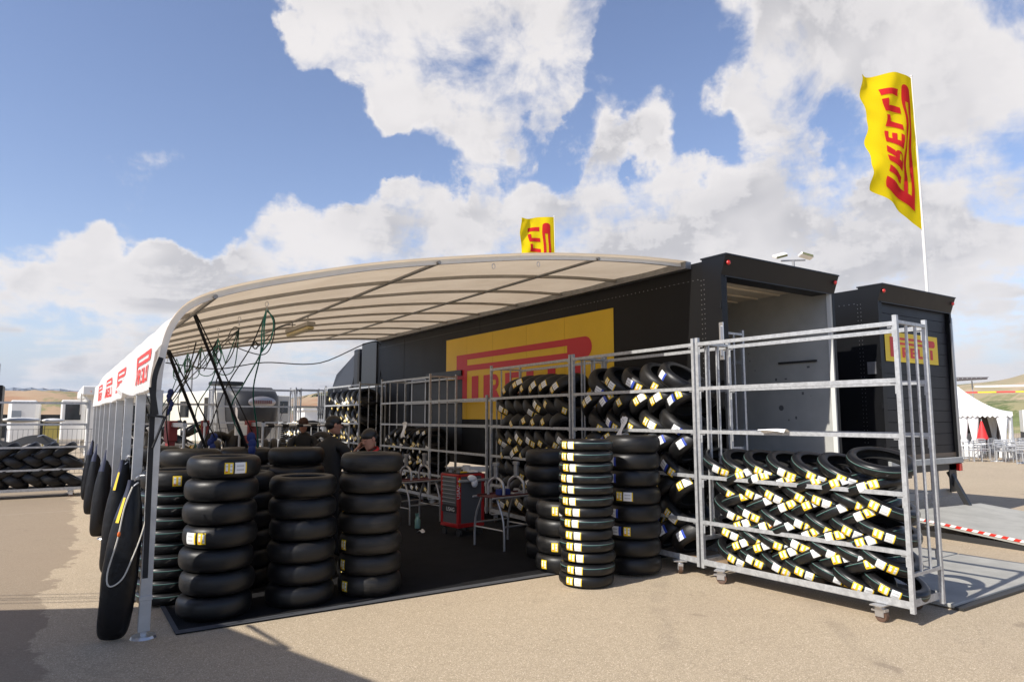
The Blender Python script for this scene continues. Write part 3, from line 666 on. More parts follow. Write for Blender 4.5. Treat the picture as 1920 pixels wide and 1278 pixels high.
for i, (y_, z1) in enumerate(((10.7, 1.3), (13.5, 1.3), (14.9, 1.35))):
    c = (1.9, y_, 2.72)
    hose(coil(c, .045, .13, 3, i)+[(1.85, y_+.1, 2.3), (1.7, y_+.3, 1.9), (1.75, y_+.5, z1)], .008, hoseg, 'coiled green hose hanging from the %s hook of the awning' % ['third', 'fifth', 'sixth'][i], grp='air hoses under the awning')
hose([(1.9, 10.7, 2.9), (1.7, 11.1, 2.55), (1.8, 11.7, 2.6), (1.9, 12.1, 2.95), (1.75, 12.5, 2.4), (1.85, 13.2, 2.5), (1.9, 13.5, 2.9)], .008, hoseb, 'thin black hose sagging between the rear hooks of the awning', grp='air hoses under the awning')
hose([(1.2, 11.0, 1.3), (1.25, 11.1, 1.8), (1.5, 11.3, 2.2), (1.9, 12.1, 2.9)], .008, hoseb, 'thin dark hose curving down behind the front leg of the awning', grp='air hoses under the awning')
hose([(2.0, 17.5, 3.05), (3.1, 17.5, 2.95), (4.2, 17.5, 3.15), (5.6, 17.5, 3.2), (7.2, 17.55, 3.85), (7.22, 17.5, 2.6)], .014, hoseb, 'black power cable slung along the far end of the awning', 'power_cable', 'cable')
hose(coil((2.75, 12.1, 3.02), .04, .06, 3, 9)+[(2.9, 12.1, 3.1), (3.1, 12.0, 3.35), (3.36, 11.9, 3.4)], .008, hoseb, 'small coil of black cable hanging beside the strip light', 'power_cable', 'cable')

for i, (a, c, e, lb) in enumerate((
    ((1.9, 7.9, 3.0), (1.62, 8.6, 2.1), (1.55, 9.6, 1.3), 'dark hose swinging left from the first hook down to the stacks'),
    ((1.9, 9.3, 2.95), (1.70, 9.6, 2.2), (1.95, 10.2, 1.35), 'dark hose dropping from the second hook of the awning'),
    ((1.9, 10.7, 2.95), (1.45, 11.0, 2.1), (1.65, 11.3, 1.4), 'dark hose dropping from the third hook of the awning'),
    ((1.2, 8.0, 2.6), (1.05, 8.8, 1.9), (1.2, 9.6, 1.35), 'thin black hose hanging just inside the front awning leg'))):
    m1 = Vector(a).lerp(Vector(c), .5)+Vector((.06, 0, .05))
    hose([a, m1, c, e], .007, hoseb, lb, grp='air hoses under the awning')
for i, (y0, y1, zz0) in enumerate(((9.3, 10.7, 2.55), (10.7, 12.1, 2.6), (12.1, 13.5, 2.62), (13.5, 14.9, 2.65))):
    hose([(1.9, y0, 2.95), (1.84, y0+.4, zz0), (1.93, y1-.4, zz0+.05), (1.9, y1, 2.95)], .007, hoseg, 'green hose sagging between hooks, %s loop from the front' % ORD[i+1], grp='air hoses under the awning',
         extra=[[(1.9, y0, 2.95), (1.95, y0+.5, zz0-.12), (1.8, y1-.5, zz0-.1), (1.9, y1, 2.95)]])

# ------------------------------------------------------------------ ballast bags
def bag_mesh(seed):
    rnd = random.Random(seed); k = MB(); k.k = 0; n = 18; H = 1.27; rows = []
    S = [(0, .05, .02), (.015, .085, .035), (.06, .108, .065), (.14, .120, .095), (.30, .126, .112), (.48, .130, .116), (.66, .128, .112), (.82, .120, .10), (.95, .106, .082), (1.06, .085, .06), (1.15, .062, .042), (1.22, .05, .026), (1.27, .045, .014)]
    for z, a, c in S:
        row = []
        for i in range(n):
            t = 2*math.pi*i/n; w = 1+.035*math.sin(3*t+z*7+seed)+.025*math.sin(7*t+z*23+seed)+.02*math.sin(11*t-z*41)+rnd.uniform(-.018, .018)
            row.append((a*math.cos(t)*w, c*math.sin(t)*w, z))
        rows.append(row)
    for j in range(len(rows)-1):
        for i in range(n):
            k.k = 1 if (j >= 8 and 8 <= i <= 11) else 0
            k.quad(rows[j][i], rows[j][(i+1) % n], rows[j+1][(i+1) % n], rows[j+1][i])
    k.k = 0; k.quad(*rows[0])
    me = k.mesh('ballast_bag', [bagm, bag_lit]); bm = bmesh.new(); bm.from_mesh(me); bmesh.ops.remove_doubles(bm, verts=bm.verts, dist=.0005)
    bmesh.ops.subdivide_edges(bm, edges=bm.edges, cuts=1, smooth=.6); bmesh.ops.recalc_face_normals(bm, faces=bm.faces); bm.to_mesh(me); bm.free()
    me.polygons.foreach_set('use_smooth', [True]*len(me.polygons)); return me
BL = ['long black ballast bag standing against the nearest awning leg, with a looped white rope', 'black ballast bag with a yellow strip, second from the front of the awning', 'black ballast bag hanging on the awning legs, third from the front', 'black ballast bag fourth from the front, its foot silvery with tape', 'farthest black ballast bag along the awning legs']
for i, (y_, bx) in enumerate(((6.60, .47), (9.2, .60), (12.1, .60), (14.9, .60), (17.5, .62))):
    o = link('ballast_bag', bag_mesh(i)); o.location = (bx, y_, .012 if i < 1 else .04); o.rotation_euler = (R(0), R(4.5 if i == 0 else 4), R(8*i)); tag(o, BL[i], 'bag', 'ballast bags along the awning legs')
    if i in (0, 1):
        k = MB(); n_ = 6
        for j in range(n_):
            z0 = .93+.2*j/n_; z1 = .93+.2*(j+1)/n_; r0 = -(.128-(z0-.9)*.22); r1 = -(.128-(z1-.9)*.22)
            k.quad((r0*.80, r0*.55, z0), (r0*.62, r0*.72, z0), (r1*.62, r1*.72, z1), (r1*.80, r1*.55, z1))
        k.build('yellow_strip', yel_p, o)
    k = MB(); k.tube(spline([(0, 0, 1.25), (.02, -.03, 1.30), (.08, 0, 1.31), (.15, .03, 1.30)], 4), .008, 6); k.tube([(0, -.02, 1.22), (.03, -.02, 1.25), (0, .03, 1.26), (-.02, .0, 1.23), (.03, 0, 1.21)], .007, 5); k.build('tie', zinc if i < 3 else rope, o)
    if i == 0:
        k = MB(); k.tube(spline([(-.01, -.06, 1.22), (-.05, -.10, 1.05), (-.07, -.14, .8), (-.105, -.14, .55), (-.08, -.165, .45), (-.0, -.17, .50), (.05, -.165, .65), (.10, -.13, .85), (.13, -.07, 1.05), (.14, -.03, 1.2)], 6), .006, 6); k.build('rope_loop', rope, o, smooth=True)
        k = MB(); k.ellip((-.066, -.155, .85), (.012, .01, .022)); k.build('toggle', org_p, o)

# ------------------------------------------------------------------ tyres
def tyre_prof(Ro, w, bead, kind):
    hw = w/2; pts = []; mi = []
    rr = (Ro-bead-.006)
    for i in range(13):
        t = R(-82+i*164/12); s_, c_ = math.sin(t), math.cos(t)
        z = hw*math.copysign(abs(s_)**.82, s_); r = bead+.006+rr*(abs(c_)**(.62 if kind == 'w' else .55)); pts.append((r, z))
    pts += [(bead, hw*.86), (bead-.003, hw*.72), (bead+.012, hw*.68), (Ro-.035, hw*.70), (Ro-.018, 0), (Ro-.035, -hw*.70), (bead+.012, -hw*.68), (bead-.003, -hw*.72), (bead, -hw*.86)]
    return pts
def tyre_mesh(name, Ro, w, bead, kind, mt_):
    pr = tyre_prof(Ro, w, bead, kind); k = MB(); mats = [0]*12+[1]*(len(pr)-12)
    mats[12] = mats[13] = mats[-1] = mats[-2] = 0
    k.lathe(pr, 56, None, mats, closed=True)
    return k.mesh(name, [mt_, inner], True)
def surf(Ro, w, bead, ang, s_, kind, off=.0018):
    """point on the crown: s_ in -1..1 across, ang around"""
    t = R(s_*82); z = w/2*math.copysign(abs(math.sin(t))**.82, math.sin(t)); r = bead+.006+(Ro-bead-.006)*(abs(math.cos(t))**(.62 if kind == 'w' else .55))
    return ((r+off)*math.cos(ang), (r+off)*math.sin(ang), z*(1+off*6))
def label_mesh(name, Ro, w, bead, kind, a0, a1, s0, s1, style):
    """style: Y yellow-edged, W plain print, B white with a blue end"""
    k = MB(); nu, nv = 8, 7
    for i in range(nu):
        for j in range(nv):
            m_ = 0
            if style == 'Y':
                if i in (0, nu-1) or j in (0, nv-1): m_ = 1
                if i in (3, 4): m_ = 1
                if i in (1, 2) and j in (1,): m_ = 2
                if i in (5, 6) and j in (2, 4): m_ = 4
                if i in (1, 2) and j in (4,): m_ = 4
            elif style == 'W':
                if j in (2, 4) and 1 <= i <= 5: m_ = 4
                if i == nu-1: m_ = 1
            else:
                if i >= 6: m_ = 3
                elif j in (2, 4) and i <= 4: m_ = 4
            k.k = m_
            def P(a, c): return surf(Ro, w, bead, a0+(a1-a0)*a/nu, s0+(s1-s0)*c/nv, kind)
            k.quad(P(i, j), P(i+1, j), P(i+1, j+1), P(i, j+1))
    return k.mesh(name, [white_p, yel_p, org_p, blu_p, mat('label_lines', (.55, .55, .55), .6)])
WT = dict(Ro=.325, w=.20, bead=.218, kind='w'); ST = dict(Ro=.300, w=.120, bead=.214, kind='s')
ME_W = tyre_mesh('wide_tyre', mt_=rub_w, **WT); ME_W2 = tyre_mesh('wide_tyre', mt_=rub_w2, **WT)
ME_S = tyre_mesh('slim_tyre', mt_=slimtread, **ST); ME_S2 = tyre_mesh('slim_tyre', mt_=rub, **ST)
def lab(kind, a, wid, style):
    d = WT if kind == 'w' else ST; s0, s1 = (-.30, .30) if kind == 'w' else (-.44, .44)
    return label_mesh('tyre_label', d['Ro'], d['w'], d['bead'], kind, a-wid/2/d['Ro'], a+wid/2/d['Ro'], s0, s1, style)
LBL = {('w', 'YW'): [lab('w', .0, .075, 'Y'), lab('w', .33, .11, 'W')], ('w', 'WY'): [lab('w', .0, .11, 'W'), lab('w', .36, .075, 'Y')],
       ('w', 'BY'): [lab('w', .0, .13, 'B'), lab('w', .42, .08, 'Y')], ('w', 'B'): [lab('w', .0, .12, 'B')], ('w', 'Y'): [lab('w', 0, .08, 'Y')],
       ('s', 'YW'): [lab('s', .0, .084, 'Y'), lab('s', .34, .080, 'W')], ('s', 'WY'): [lab('s', .0, .080, 'W'), lab('s', .34, .084, 'Y')], ('s', 'Y'): [lab('s', 0, .08, 'Y')], ('s', 'W'): [lab('s', 0, .085, 'W')]}
def tyre(kind, me, M, labels, label, group):
    o = link('slim_tyre' if kind == 's' else 'wide_tyre', me); o.matrix_world = M
    tag(o, label, 'tyre', group)
    if labels:
        for lm in LBL[(kind, labels)]: link('tyre_label', lm, o)
    return o
def stack(kind, cx, cy, n, pitch, where, group, spec=lambda i: None, me=None, z0=.016, lean=(0, 0), jit=.012):
    """spec(i) -> (labels, world angle of the labels in degrees)"""
    for i in range(n):
        s = spec(i) or (None, random.uniform(0, 360)); m_ = me(i) if callable(me) else me
        w = WT['w'] if kind == 'w' else ST['w']
        x_ = cx+lean[0]*i+random.uniform(-jit, jit); y_ = cy+lean[1]*i+random.uniform(-jit, jit)
        M = Matrix.Translation((x_, y_, z0+w/2+i*pitch)) @ Euler((R(random.uniform(-.8, .8)), R(random.uniform(-.8, .8)), 0)).to_matrix().to_4x4() @ Matrix.Rotation(R(s[1]), 4, 'Z')
        pos = 'topmost' if i == n-1 else ('bottom' if i == 0 else ORD[i]+' from the bottom')
        tyre(kind, m_ or (ME_W if kind == 'w' else ME_S), M, s[0], '%s tyre, %s, %s' % ('wide' if kind == 'w' else 'slim', pos, where), group)
# front row under the awning edge
stack('w', 1.31, 6.93, 7, .205, 'tyre stack just right of the front awning leg', 'front left tyre stack', lambda i: {6: ('YW', -94), 3: ('WY', -150)}.get(i), lean=(.006, .004))
stack('w', 2.09, 6.92, 6, .203, 'second tall stack along the mat edge', 'second front tyre stack', me=ME_W)
stack('w', 2.80, 6.92, 7, .203, 'brownish stack, third along the mat edge', 'third front tyre stack', lambda i: {1: ('Y', 190), 2: ('Y', 192), 0: ('Y', 198)}.get(i), me=ME_W2)
stack('s', 4.93, 5.96, 13, .1185, 'thin tyre column standing out on the tarmac', 'slim tyre column', lambda i: ('YW' if i > 7 or i in (3, 5) else 'YW', 178+random.uniform(-7, 6) if i > 6 else 184+random.uniform(-6, 14)), me=lambda i: ME_S if i > 7 or i % 2 else ME_S2, jit=.014)
stack('w', 5.74, 6.08, 8, .196, 'wide stack behind the thin tyre column', 'wide stack at the cart', lambda i: {7: ('Y', 172), 6: ('B', 180), 5: ('B', 180), 4: ('YW', 198), 3: ('B', 184), 2: ('BY', 190), 0: ('Y', 176)}.get(i))
stack('w', 5.42, 7.28, 7, .195, 'dark stack at the right inside edge of the mat', 'inner right stack')
stack('w', 5.12, 6.62, 4, .203, 'short half height stack left of the thin tyre column', 'short right stack', lambda i: {3: ('YW', 215), 1: ('Y', 215), 0: ('Y', 190), 2: (None, 0)}.get(i))
# second row
stack('s', 1.02, 7.72, 9, .1185, 'green lined stack behind the front awning leg', 'green lined stack', me=ME_S)
for i in range(2): pass
stack('w', 1.03, 7.74, 1, .2, 'green lined stack behind the front leg, lying on top', 'green lined stack', lambda i: ('Y', -95), z0=1.085)
stack('w', 1.30, 8.52, 7, .205, 'banded stack behind the front left stack', 'second row stack left')
stack('w', 1.75, 7.95, 6, .2, 'stack seen between the two left front stacks', 'second row stack gap', lambda i: ('WY', -115) if i in (2, 3, 5) else None)
stack('w', 2.05, 9.3, 7, .2, 'dark stack below the dangling hoses', 'second row stack middle')
stack('w', 2.42, 8.3, 7, .205, 'dark stack behind the second front stack', 'second row stack right', lambda i: {5: ('Y', 160)}.get(i))
stack('w', 3.05, 7.62, 5, .2, 'low stack tucked behind the brownish stack', 'low hidden stack', lambda i: ('YW', 200))
stack('w', 1.0, 9.5, 7, .205, 'stack farther back beside the awning legs', 'far left stack')
# low rows of slim tyres standing upright at the back of the mat
for i in range(9):
    M = Matrix.Translation((2.3+i*.17, 12.6+.05*i, 1.12)) @ Euler((R(90), R(14), R(78))).to_matrix().to_4x4()
    tyre('s', ME_S2, M, 'W' if i % 2 else None, 'slim tyre standing upright on the rear bench, %s from the left' % ORD[i], 'upright tyres on the rear bench')

# ------------------------------------------------------------------ rack carts
LV = [.62, 1.125, 1.635, 2.13, 2.645]
def caster(parent, x_, y_, rz):
    e = MB(); e.box(-.075, .075, -.055, .055, .138, .147); e.lathe([(.0001, .138), (.042, .138), (.04, .115), (.0001, .115)], 14); e.box(-.03, .03, -.06, -.035, .09, .115)
    for s in (-1, 1): e.box(s*.026-.003, s*.026+.003, -.045, .035, .045, .118)
    e.box(-.027, .027, .03, .07, .085, .10)
    o = e.build('caster', zinc, parent, (x_, y_, 0)); o.rotation_euler = (0, 0, rz)
    k = MB(); M = Matrix.Translation((0, -.012, .056)) @ Matrix.Rotation(R(90), 4, 'Y'); k.lathe([(.0001, -.012), (.02, -.014), (.028, -.02), (.055, -.02), (.055, .02), (.028, .02), (.02, .014), (.0001, .012)], 20, M)
    k.build('wheel', castwheel, o, smooth=40)
def rack(label, cx, cy, L, D, rz, levels=LV, top=2.72, bars='both', deck=True, group='rack carts'):
    t = thing('rack_cart', label, 'rack', (cx, cy, 0), rz, group)
    s = .038
    for x_ in (0, D):
        for y_ in (0, L):
            k = MB(); k.box(x_-s/2, x_+s/2, y_-s/2, y_+s/2, .115, top)
            sy = 1 if y_ == 0 else -1
            for z_ in levels:
                k.box(x_-.004, x_+.004, y_+sy*s/2, y_+sy*(s/2+.055), z_-.036, z_-.022); k.box(x_-.004, x_+.004, y_+sy*s/2, y_+sy*(s/2+.016), z_-.12, z_-.036)
            k.build('post', galv, t)
    for z_ in levels:
        for x_ in (0, D):
            if x_ == D and z_ < 1.2: continue
            k = MB(); k.box(x_-.017, x_+.017, s/2, L-s/2, z_-.02, z_+.02); k.build('rail', galv, t)
    for y_ in ((0, L) if bars == 'both' else (0,)):
        k = MB(); k.box(s/2, D-s/2, y_-.016, y_+.016, top-.075, top-.045); k.build('end_rail', galv, t)
        k = MB(); k.box(s/2, D-s/2, y_-.016, y_+.016, .42, .45); k.build('end_rail', galv, t)
        for f in (.345, .655):
            k = MB(); k.tube([(D*f, y_, .45), (D*f, y_, top-.075)], .0145, 8); k.build('end_bar', galv, t, smooth=40)
    k = MB(); k.box(-.017, D+.017, s/2, L-s/2, .15, .155)
    for x_ in (-.02, D+.013): k.box(x_, x_+.007, s/2, L-s/2, .155, .215)
    for y_ in (s/2, L-s/2-.006): k.box(s/2, D-s/2, y_, y_+.006, .155, .215)
    k.build('base_frame', galv, t)
    if deck: k = MB(); k.box(-.01, D+.01, s/2+.008, L-s/2-.008, .156, .172); k.build('deck_board', ply, t)
    for x_ in (-.045, D+.045):
        for y_ in (.26, L-.26): caster(t, x_, y_, R(random.uniform(-50, 50)))
    return t
def fill(rk, kind, L, D, rows, cols, z0, dz, tilt, rname, labels, y0=None, skip=lambda r, c: False, mesh=None, spin0=180, sj=16, xo=0, flip=1):
    """laced tyres: rows alternate their tilt; labels turn towards the aisle"""
    Mr = Matrix.Translation(rk.location) @ Matrix.Rotation(rk.rotation_euler[2], 4, 'Z')
    Ro = .3 if kind == 's' else .325; inset = Ro*math.cos(R(tilt))+.03; y0 = inset if y0 is None else y0
    stp = (L-2*y0)/(cols-1)
    for r in range(rows):
        n = cols if r % 2 == 0 else cols-1
        for c in range(n):
            if skip(r, c): continue
            y_ = y0+stp*c+(stp/2 if r % 2 else 0)+random.uniform(-.02, .02)
            sg = flip if r % 2 == 0 else -flip
            M = Mr @ Matrix.Translation((D/2+xo+random.uniform(-.012, .012), y_, z0+r*dz+random.uniform(-.008, .008))) @ Matrix.Rotation(R(sg*tilt+random.uniform(-5, 5)), 4, 'X') @ Matrix.Rotation(R(random.uniform(-5, 5)), 4, 'Y') @ Matrix.Rotation(R(spin0+random.uniform(-sj, sj)), 4, 'Z')
            lb = random.choice(labels) if labels else None
            m_ = mesh or (ME_W if kind == 'w' else ME_S)
            tyre(kind, m_, M, lb, '%s tyre, %s row up, %s from near end, %s' % ('slim' if kind == 's' else 'wide', ORD[r], ORD[c], rname), 'tyres on the '+rname)
# R: big cart in front on the right
rz = math.atan2(-(6.18-6.27), 2.23)
rk = rack('galvanised rack cart in the sun at front right, lower half full of slim tyres', 6.27, 3.19, 2.23, .57, rz)
fill(rk, 's', 2.23, .57, 8, 7, .30, .118, 23, 'sunny front right cart', ['YW', 'WY', 'YW', 'WY'], spin0=196, sj=15, xo=.0)
Mr = Matrix.Translation(rk.location) @ Matrix.Rotation(rz, 4, 'Z')
for c in range(6):
    M = Mr @ Matrix.Translation((.29, .66+c*.285, 1.27+.012*random.random())) @ Matrix.Rotation(R(24+2*random.random()), 4, 'X') @ Matrix.Rotation(R(-6), 4, 'Y') @ Matrix.Rotation(R(195+random.uniform(-12, 6)), 4, 'Z')
    tyre('s', ME_S, M, random.choice(['YW', 'WY']), 'slim tyre leaning on top of the sunny front right cart, %s from near end' % ORD[c], 'tyres on the sunny front right cart')
M = Mr @ Matrix.Translation((.30, .35, 1.375)) @ Matrix.Rotation(R(15), 4, 'X') @ Matrix.Rotation(R(-12), 4, 'Y') @ Matrix.Rotation(R(60), 4, 'Z')
tyre('s', ME_S, M, None, 'open faced slim tyre lying highest at the right end of the sunny cart', 'tyres on the sunny front right cart')
rk = rack('galvanised rack cart packed with wide tyres behind the thin column', 6.19, 5.49, 2.36, .60, R(-2))
fill(rk, 'w', 2.36, .60, 8, 6, .39, .268, 33, 'second cart from the right', ['BY', 'BY', 'YW', 'B', 'Y'], spin0=190, sj=20, flip=-1)
rk = rack('galvanised rack cart of wide tyres against the yellow emblem', 6.28, 7.93, 2.5, .60, R(-4))
fill(rk, 'w', 2.5, .60, 8, 7, .39, .266, 34, 'third cart from the right', ['YW', 'WY', 'Y', None, 'Y'], spin0=190, sj=22)
rk = rack('lower empty rack cart below the emblem corner', 6.44, 10.55, 2.42, .60, R(-2), LV[:4], 2.2)
for j, (a, z_) in enumerate(((.5, .35), (1.0, .36), (1.5, .35), (2.0, .36), (.7, .62), (1.3, .60), (1.8, .62))):
    Mr = Matrix.Translation(rk.location) @ Matrix.Rotation(R(-2), 4, 'Z')
    tyre('w', ME_W, Mr @ Matrix.Translation((.3, a, z_)) @ Matrix.Rotation(R(12 if j % 2 else -10), 4, 'X') @ Matrix.Rotation(R(190), 4, 'Z'), 'YW' if j in (5,) else None, 'wide tyre lying low on the nearly empty cart, %s of seven' % ORD[j], 'tyres on the nearly empty cart')
rk = rack('rack cart with small labelled tyres on its lower half near the side door', 6.54, 13.02, 2.7, .62, R(-1))
fill(rk, 's', 2.7, .62, 8, 7, .30, .155, 32, 'cart by the side door', ['Y', 'W', 'W', 'YW'], spin0=192, sj=20, mesh=ME_S2)
rk = rack('rack cart full of small labelled tyres in front of the truck cab', 6.55, 17.1, 2.75, .72, 0)
fill(rk, 'w', 2.75, .72, 9, 6, .42, .235, 48, 'cart beside the truck cab', ['W' if 0 else 'Y', 'YW', 'WY'], spin0=192, sj=20, skip=lambda r, c: r < 1)
# back racks, long side across
rk = rack('long low rack behind the awning legs, loaded with plain black tyres', .62, 18.9, 2.75, .62, R(90), LV[:4], 2.2)
fill(rk, 'w', 2.75, .62, 4, 7, .38, .21, 30, 'left background rack', None, spin0=0)
rk = rack('empty rack row running into the left edge of the picture', -2.2, 19.0, 2.5, .62, R(90), LV[:4], 2.2)
fill(rk, 'w', 2.5, .62, 4, 6, .38, .21, 30, 'far left background rack', None, spin0=0)
rk = rack('rack behind the hoses with a few labelled wide tyres leaning in it', 3.45, 19.0, 2.6, .62, R(90), LV[:4], 2.2)
for j, (a, z_, t_) in enumerate(((.5, 1.5, 30), (1.05, 1.52, 28), (1.6, 1.5, 30), (2.1, 1.45, 30), (.7, 1.15, -30), (1.25, 1.16, -28), (1.8, 1.12, -30))):
    Mr = Matrix.Translation(rk.location) @ Matrix.Rotation(R(90), 4, 'Z')
    tyre('w', ME_W, Mr @ Matrix.Translation((.31, a, z_)) @ Matrix.Rotation(R(-t_), 4, 'X') @ Matrix.Rotation(R(190), 4, 'Z'), 'WY', 'wide tyre leaning in the rack behind the hoses, %s of seven' % ORD[j], 'tyres leaning behind the hoses')
rack('empty tall rack cart standing in front of the grey nosed travel trailer', 6.43, 21.9, 2.6, .62, R(90), LV, 2.72)
rack('empty tall rack cart half seen left of the truck mirror', 7.0, 21.3, .9, .6, R(90), LV, 2.72)
rk = rack('sunlit far rack of tyres just left of the truck cab', 5.15, 17.3, 2.5, .62, 0, LV[:3], 1.7)
rk.location = (5.62, 18.8, 0)
bpy.context.view_layer.update()
fill(rk, 's', 2.5, .62, 10, 7, .32, .135, 26, 'sunlit far rack', ['YW', 'WY', 'W'], spin0=200, sj=20, mesh=ME_S2, skip=lambda r, c: r < 3)
# inner rack inside the open trailer
rack('small steel rack standing inside the open trailer', 7.52, 6.25, 1.9, .55, 0, [.4, .9, 1.4], 1.85).location = (7.52, 6.25, 1.18)
for j in range(6):
    tyre('w', ME_W, Matrix.Translation((7.8, 6.7+.42*(j % 3), 1.72+.42*(j//3))) @ Matrix.Rotation(R(62), 4, 'X'), None, 'wide tyre in the dark rack inside the trailer, %s of six' % ORD[j], 'tyres inside the open trailer')

# loose paper on the rails
def paper_sheet(M, label, w=.2, h=.26):
    k = MB(); n = 8
    for i in range(n):
        for j in range(3):
            def P(a, c): u, v = a/n, c/3; return M @ Vector((w*(v-.5), .03*math.sin(u*5+v), h*(u-.6)+.02*math.sin(v*4)))
            k.quad(P(i, j), P(i+1, j), P(i+1, j+1), P(i, j+1))
    o = k.build('paper_sheet', paper, smooth=60); tag(o, label, 'paper'); return o
paper_sheet(Matrix.Translation((6.19, 4.42, 1.66)) @ Euler((R(80), 0, R(90))).to_matrix().to_4x4(), 'crumpled white paper on the middle rail of the sunny front cart', .3, .14)
paper_sheet(Matrix.Translation((6.17, 6.72, 1.68)) @ Euler((R(10), 0, R(75))).to_matrix().to_4x4(), 'white sheet bent over the rail above the wide stack', .16, .3)
paper_sheet(Matrix.Translation((6.49, 14.2, 1.55)) @ Euler((0, 0, R(90))).to_matrix().to_4x4(), 'white paper hanging on the rail of the cart by the side door', .2, .34)
paper_sheet(Matrix.Translation((4.9, 9.9, .02)) @ Euler((R(88), 0, R(30))).to_matrix().to_4x4(), 'scrap of white paper lying on the mat behind the front stacks', .16, .14)

# ------------------------------------------------------------------ workshop things under the awning
tc = thing('tool_cabinet', 'red wheeled tool cabinet with grey drawers and clutter on top', 'tool cabinet', (5.12, 9.2, 0), R(7))
k = MB(); w_, d_ = .50, .47
k.box(0, w_, 0, d_, .14, .20); k.box(0, .055, 0, .055, .2, .92); k.box(0, .055, d_-.055, d_, .2, .92); k.box(w_-.055, w_, 0, .055, .2, .92); k.box(w_-.055, w_, d_-.055, d_, .2, .92); k.box(0, w_, 0, d_, .90, .935); k.build('frame', cartred, tc, bevel=.006)
k = MB(); k.box(.012, w_-.012, .012, d_-.012, .2, .90); k.build('carcass', cartgrey, tc)
for i in range(7):
    z_ = .47+i*.062; k = MB(); k.box(-.006, .012, .06, d_-.06, z_, z_+.056); dw = k.build('drawer', mat('drawer_steel', (.16, .17, .17), .4, .3), tc, bevel=.003)
    k = MB(); k.box(-.022, -.006, .07, d_-.07, z_+.040, z_+.052); k.build('handle', alu, dw)
k = MB(); k.box(-.005, .012, .04, d_-.04, .36, .46); dw = k.build('name_panel', basalt, tc)
def text_mesh(word, size, M, m_, parent, name):
    cu = bpy.data.curves.new(name, 'FONT'); cu.body = word; cu.size = size; cu.extrude = .0005; cu.align_x = 'CENTER'
    o = bpy.data.objects.new(name, cu); dg = bpy.context.evaluated_depsgraph_get(); C.objects.link(o); bpy.context.view_layer.update()
    me = bpy.data.meshes.new_from_object(o.evaluated_get(bpy.context.evaluated_depsgraph_get())); bpy.data.objects.remove(o); bpy.data.curves.remove(cu)
    me.transform(M); me.materials.clear(); me.materials.append(m_); return link(name, me, parent)
text_mesh('USAG', .085, Matrix.Translation((-.0065, .20, .38)) @ Matrix.Rotation(R(-90), 4, 'Z') @ Matrix.Rotation(R(90), 4, 'X'), white_p, dw, 'lettering')
text_mesh('USAG', .085, Matrix.Translation((.028, -.002, .68)) @ Matrix.Rotation(R(90), 4, 'X') @ Matrix.Rotation(R(90), 4, 'Z'), white_p, tc, 'lettering')
k = MB(); k.box(.006, .03, -.003, -.001, .76, .88); k.build('side_flash', yellow, tc)
k = MB(); k.box(-.02, w_+.06, -.05, -.03, .82, .86); k.bar((-.01, -.04, .84), (-.01, .0, .84), .02); k.build('push_handle', alu, tc, bevel=.006)
k = MB(); k.box(.03, w_-.03, .03, d_-.03, .936, .95); k.build('top_tray', mat('tray_rubber', (.02, .02, .02), .8), tc)
for x_ in (.05, w_-.05):
    for y_ in (.05, d_-.05):
        k = MB(); M = Matrix.Translation((x_, y_, .055)) @ Matrix.Rotation(R(90), 4, 'Y'); k.lathe([(.0001, -.016), (.05, -.016), (.055, 0), (.05, .016), (.0001, .016)], 16, M); k.box(x_-.03, x_+.03, y_-.03, y_+.03, .12, .14); k.build('caster', basalt, tc, smooth=40)
def small(name, label, cat, build, m_, p, **kw):
    k = MB(); build(k); o = k.build(name, m_, None, p, **kw); tag(o, label, cat); return o
small('paint_pot', 'white tub standing on the red tool cabinet', 'tub', lambda k: k.lathe([(.0001, 0), (.05, 0), (.06, .1), (.064, .105), (.056, .105), (.05, .01), (.0001, .01)], 20), whitev, (5.38, 9.42, .951), smooth=40)
small('tin', 'small grey tin at the drawer end of the red tool cabinet', 'tin', lambda k: k.lathe([(.0001, 0), (.04, 0), (.04, .06), (.043, .065), (.0001, .07)], 18), zinc, (5.18, 9.55, .951), smooth=40)
small('tin', 'second metal tin beside the white tub', 'tin', lambda k: k.lathe([(.0001, 0), (.035, 0), (.035, .05), (.055, .075), (.0001, .075)], 18), zinc, (5.22, 9.38, .951), smooth=40)
small('cloth_rag', 'white rag hanging over the handle of the red tool cabinet', 'cloth', lambda k: (k.ellip((0, 0, 0), (.07, .045, .05)), k.ellip((.03, -.01, -.06), (.055, .03, .07)), k.ellip((-.02, .01, .02), (.06, .05, .04))), paper, (5.33, 9.14, .87), smooth=80)
small('screwdriver', 'yellow handled screwdriver lying on the red tool cabinet', 'tool', lambda k: (k.tube([(0, 0, .012), (.12, .02, .012)], .012, 8), k.tube([(.12, .02, .012), (.26, .04, .012)], .004, 6)), yellow, (5.2, 9.28, .951))
small('envelope', 'stack of papers on the far side of the red tool cabinet', 'papers', lambda k: (k.box(0, .16, 0, .1, 0, .012), k.box(.03, .2, .02, .13, .013, .02, Matrix.Rotation(R(12), 4, 'Z'))), paper, (5.36, 9.3, .951))
small('spray_bottle', 'clear spray bottle with green liquid standing on the mat', 'bottle', lambda k: (k.lathe([(.0001, 0), (.045, 0), (.047, .01), (.047, .13), (.03, .17), (.015, .19), (.015, .21), (.0001, .21)], 18), k.box(-.04, .02, -.012, .012, .21, .235), k.box(-.035, -.02, -.008, .008, .16, .21)), mat('bottle_teal', (.18, .34, .30), .25), (4.98, 10.3, .015), smooth=40)

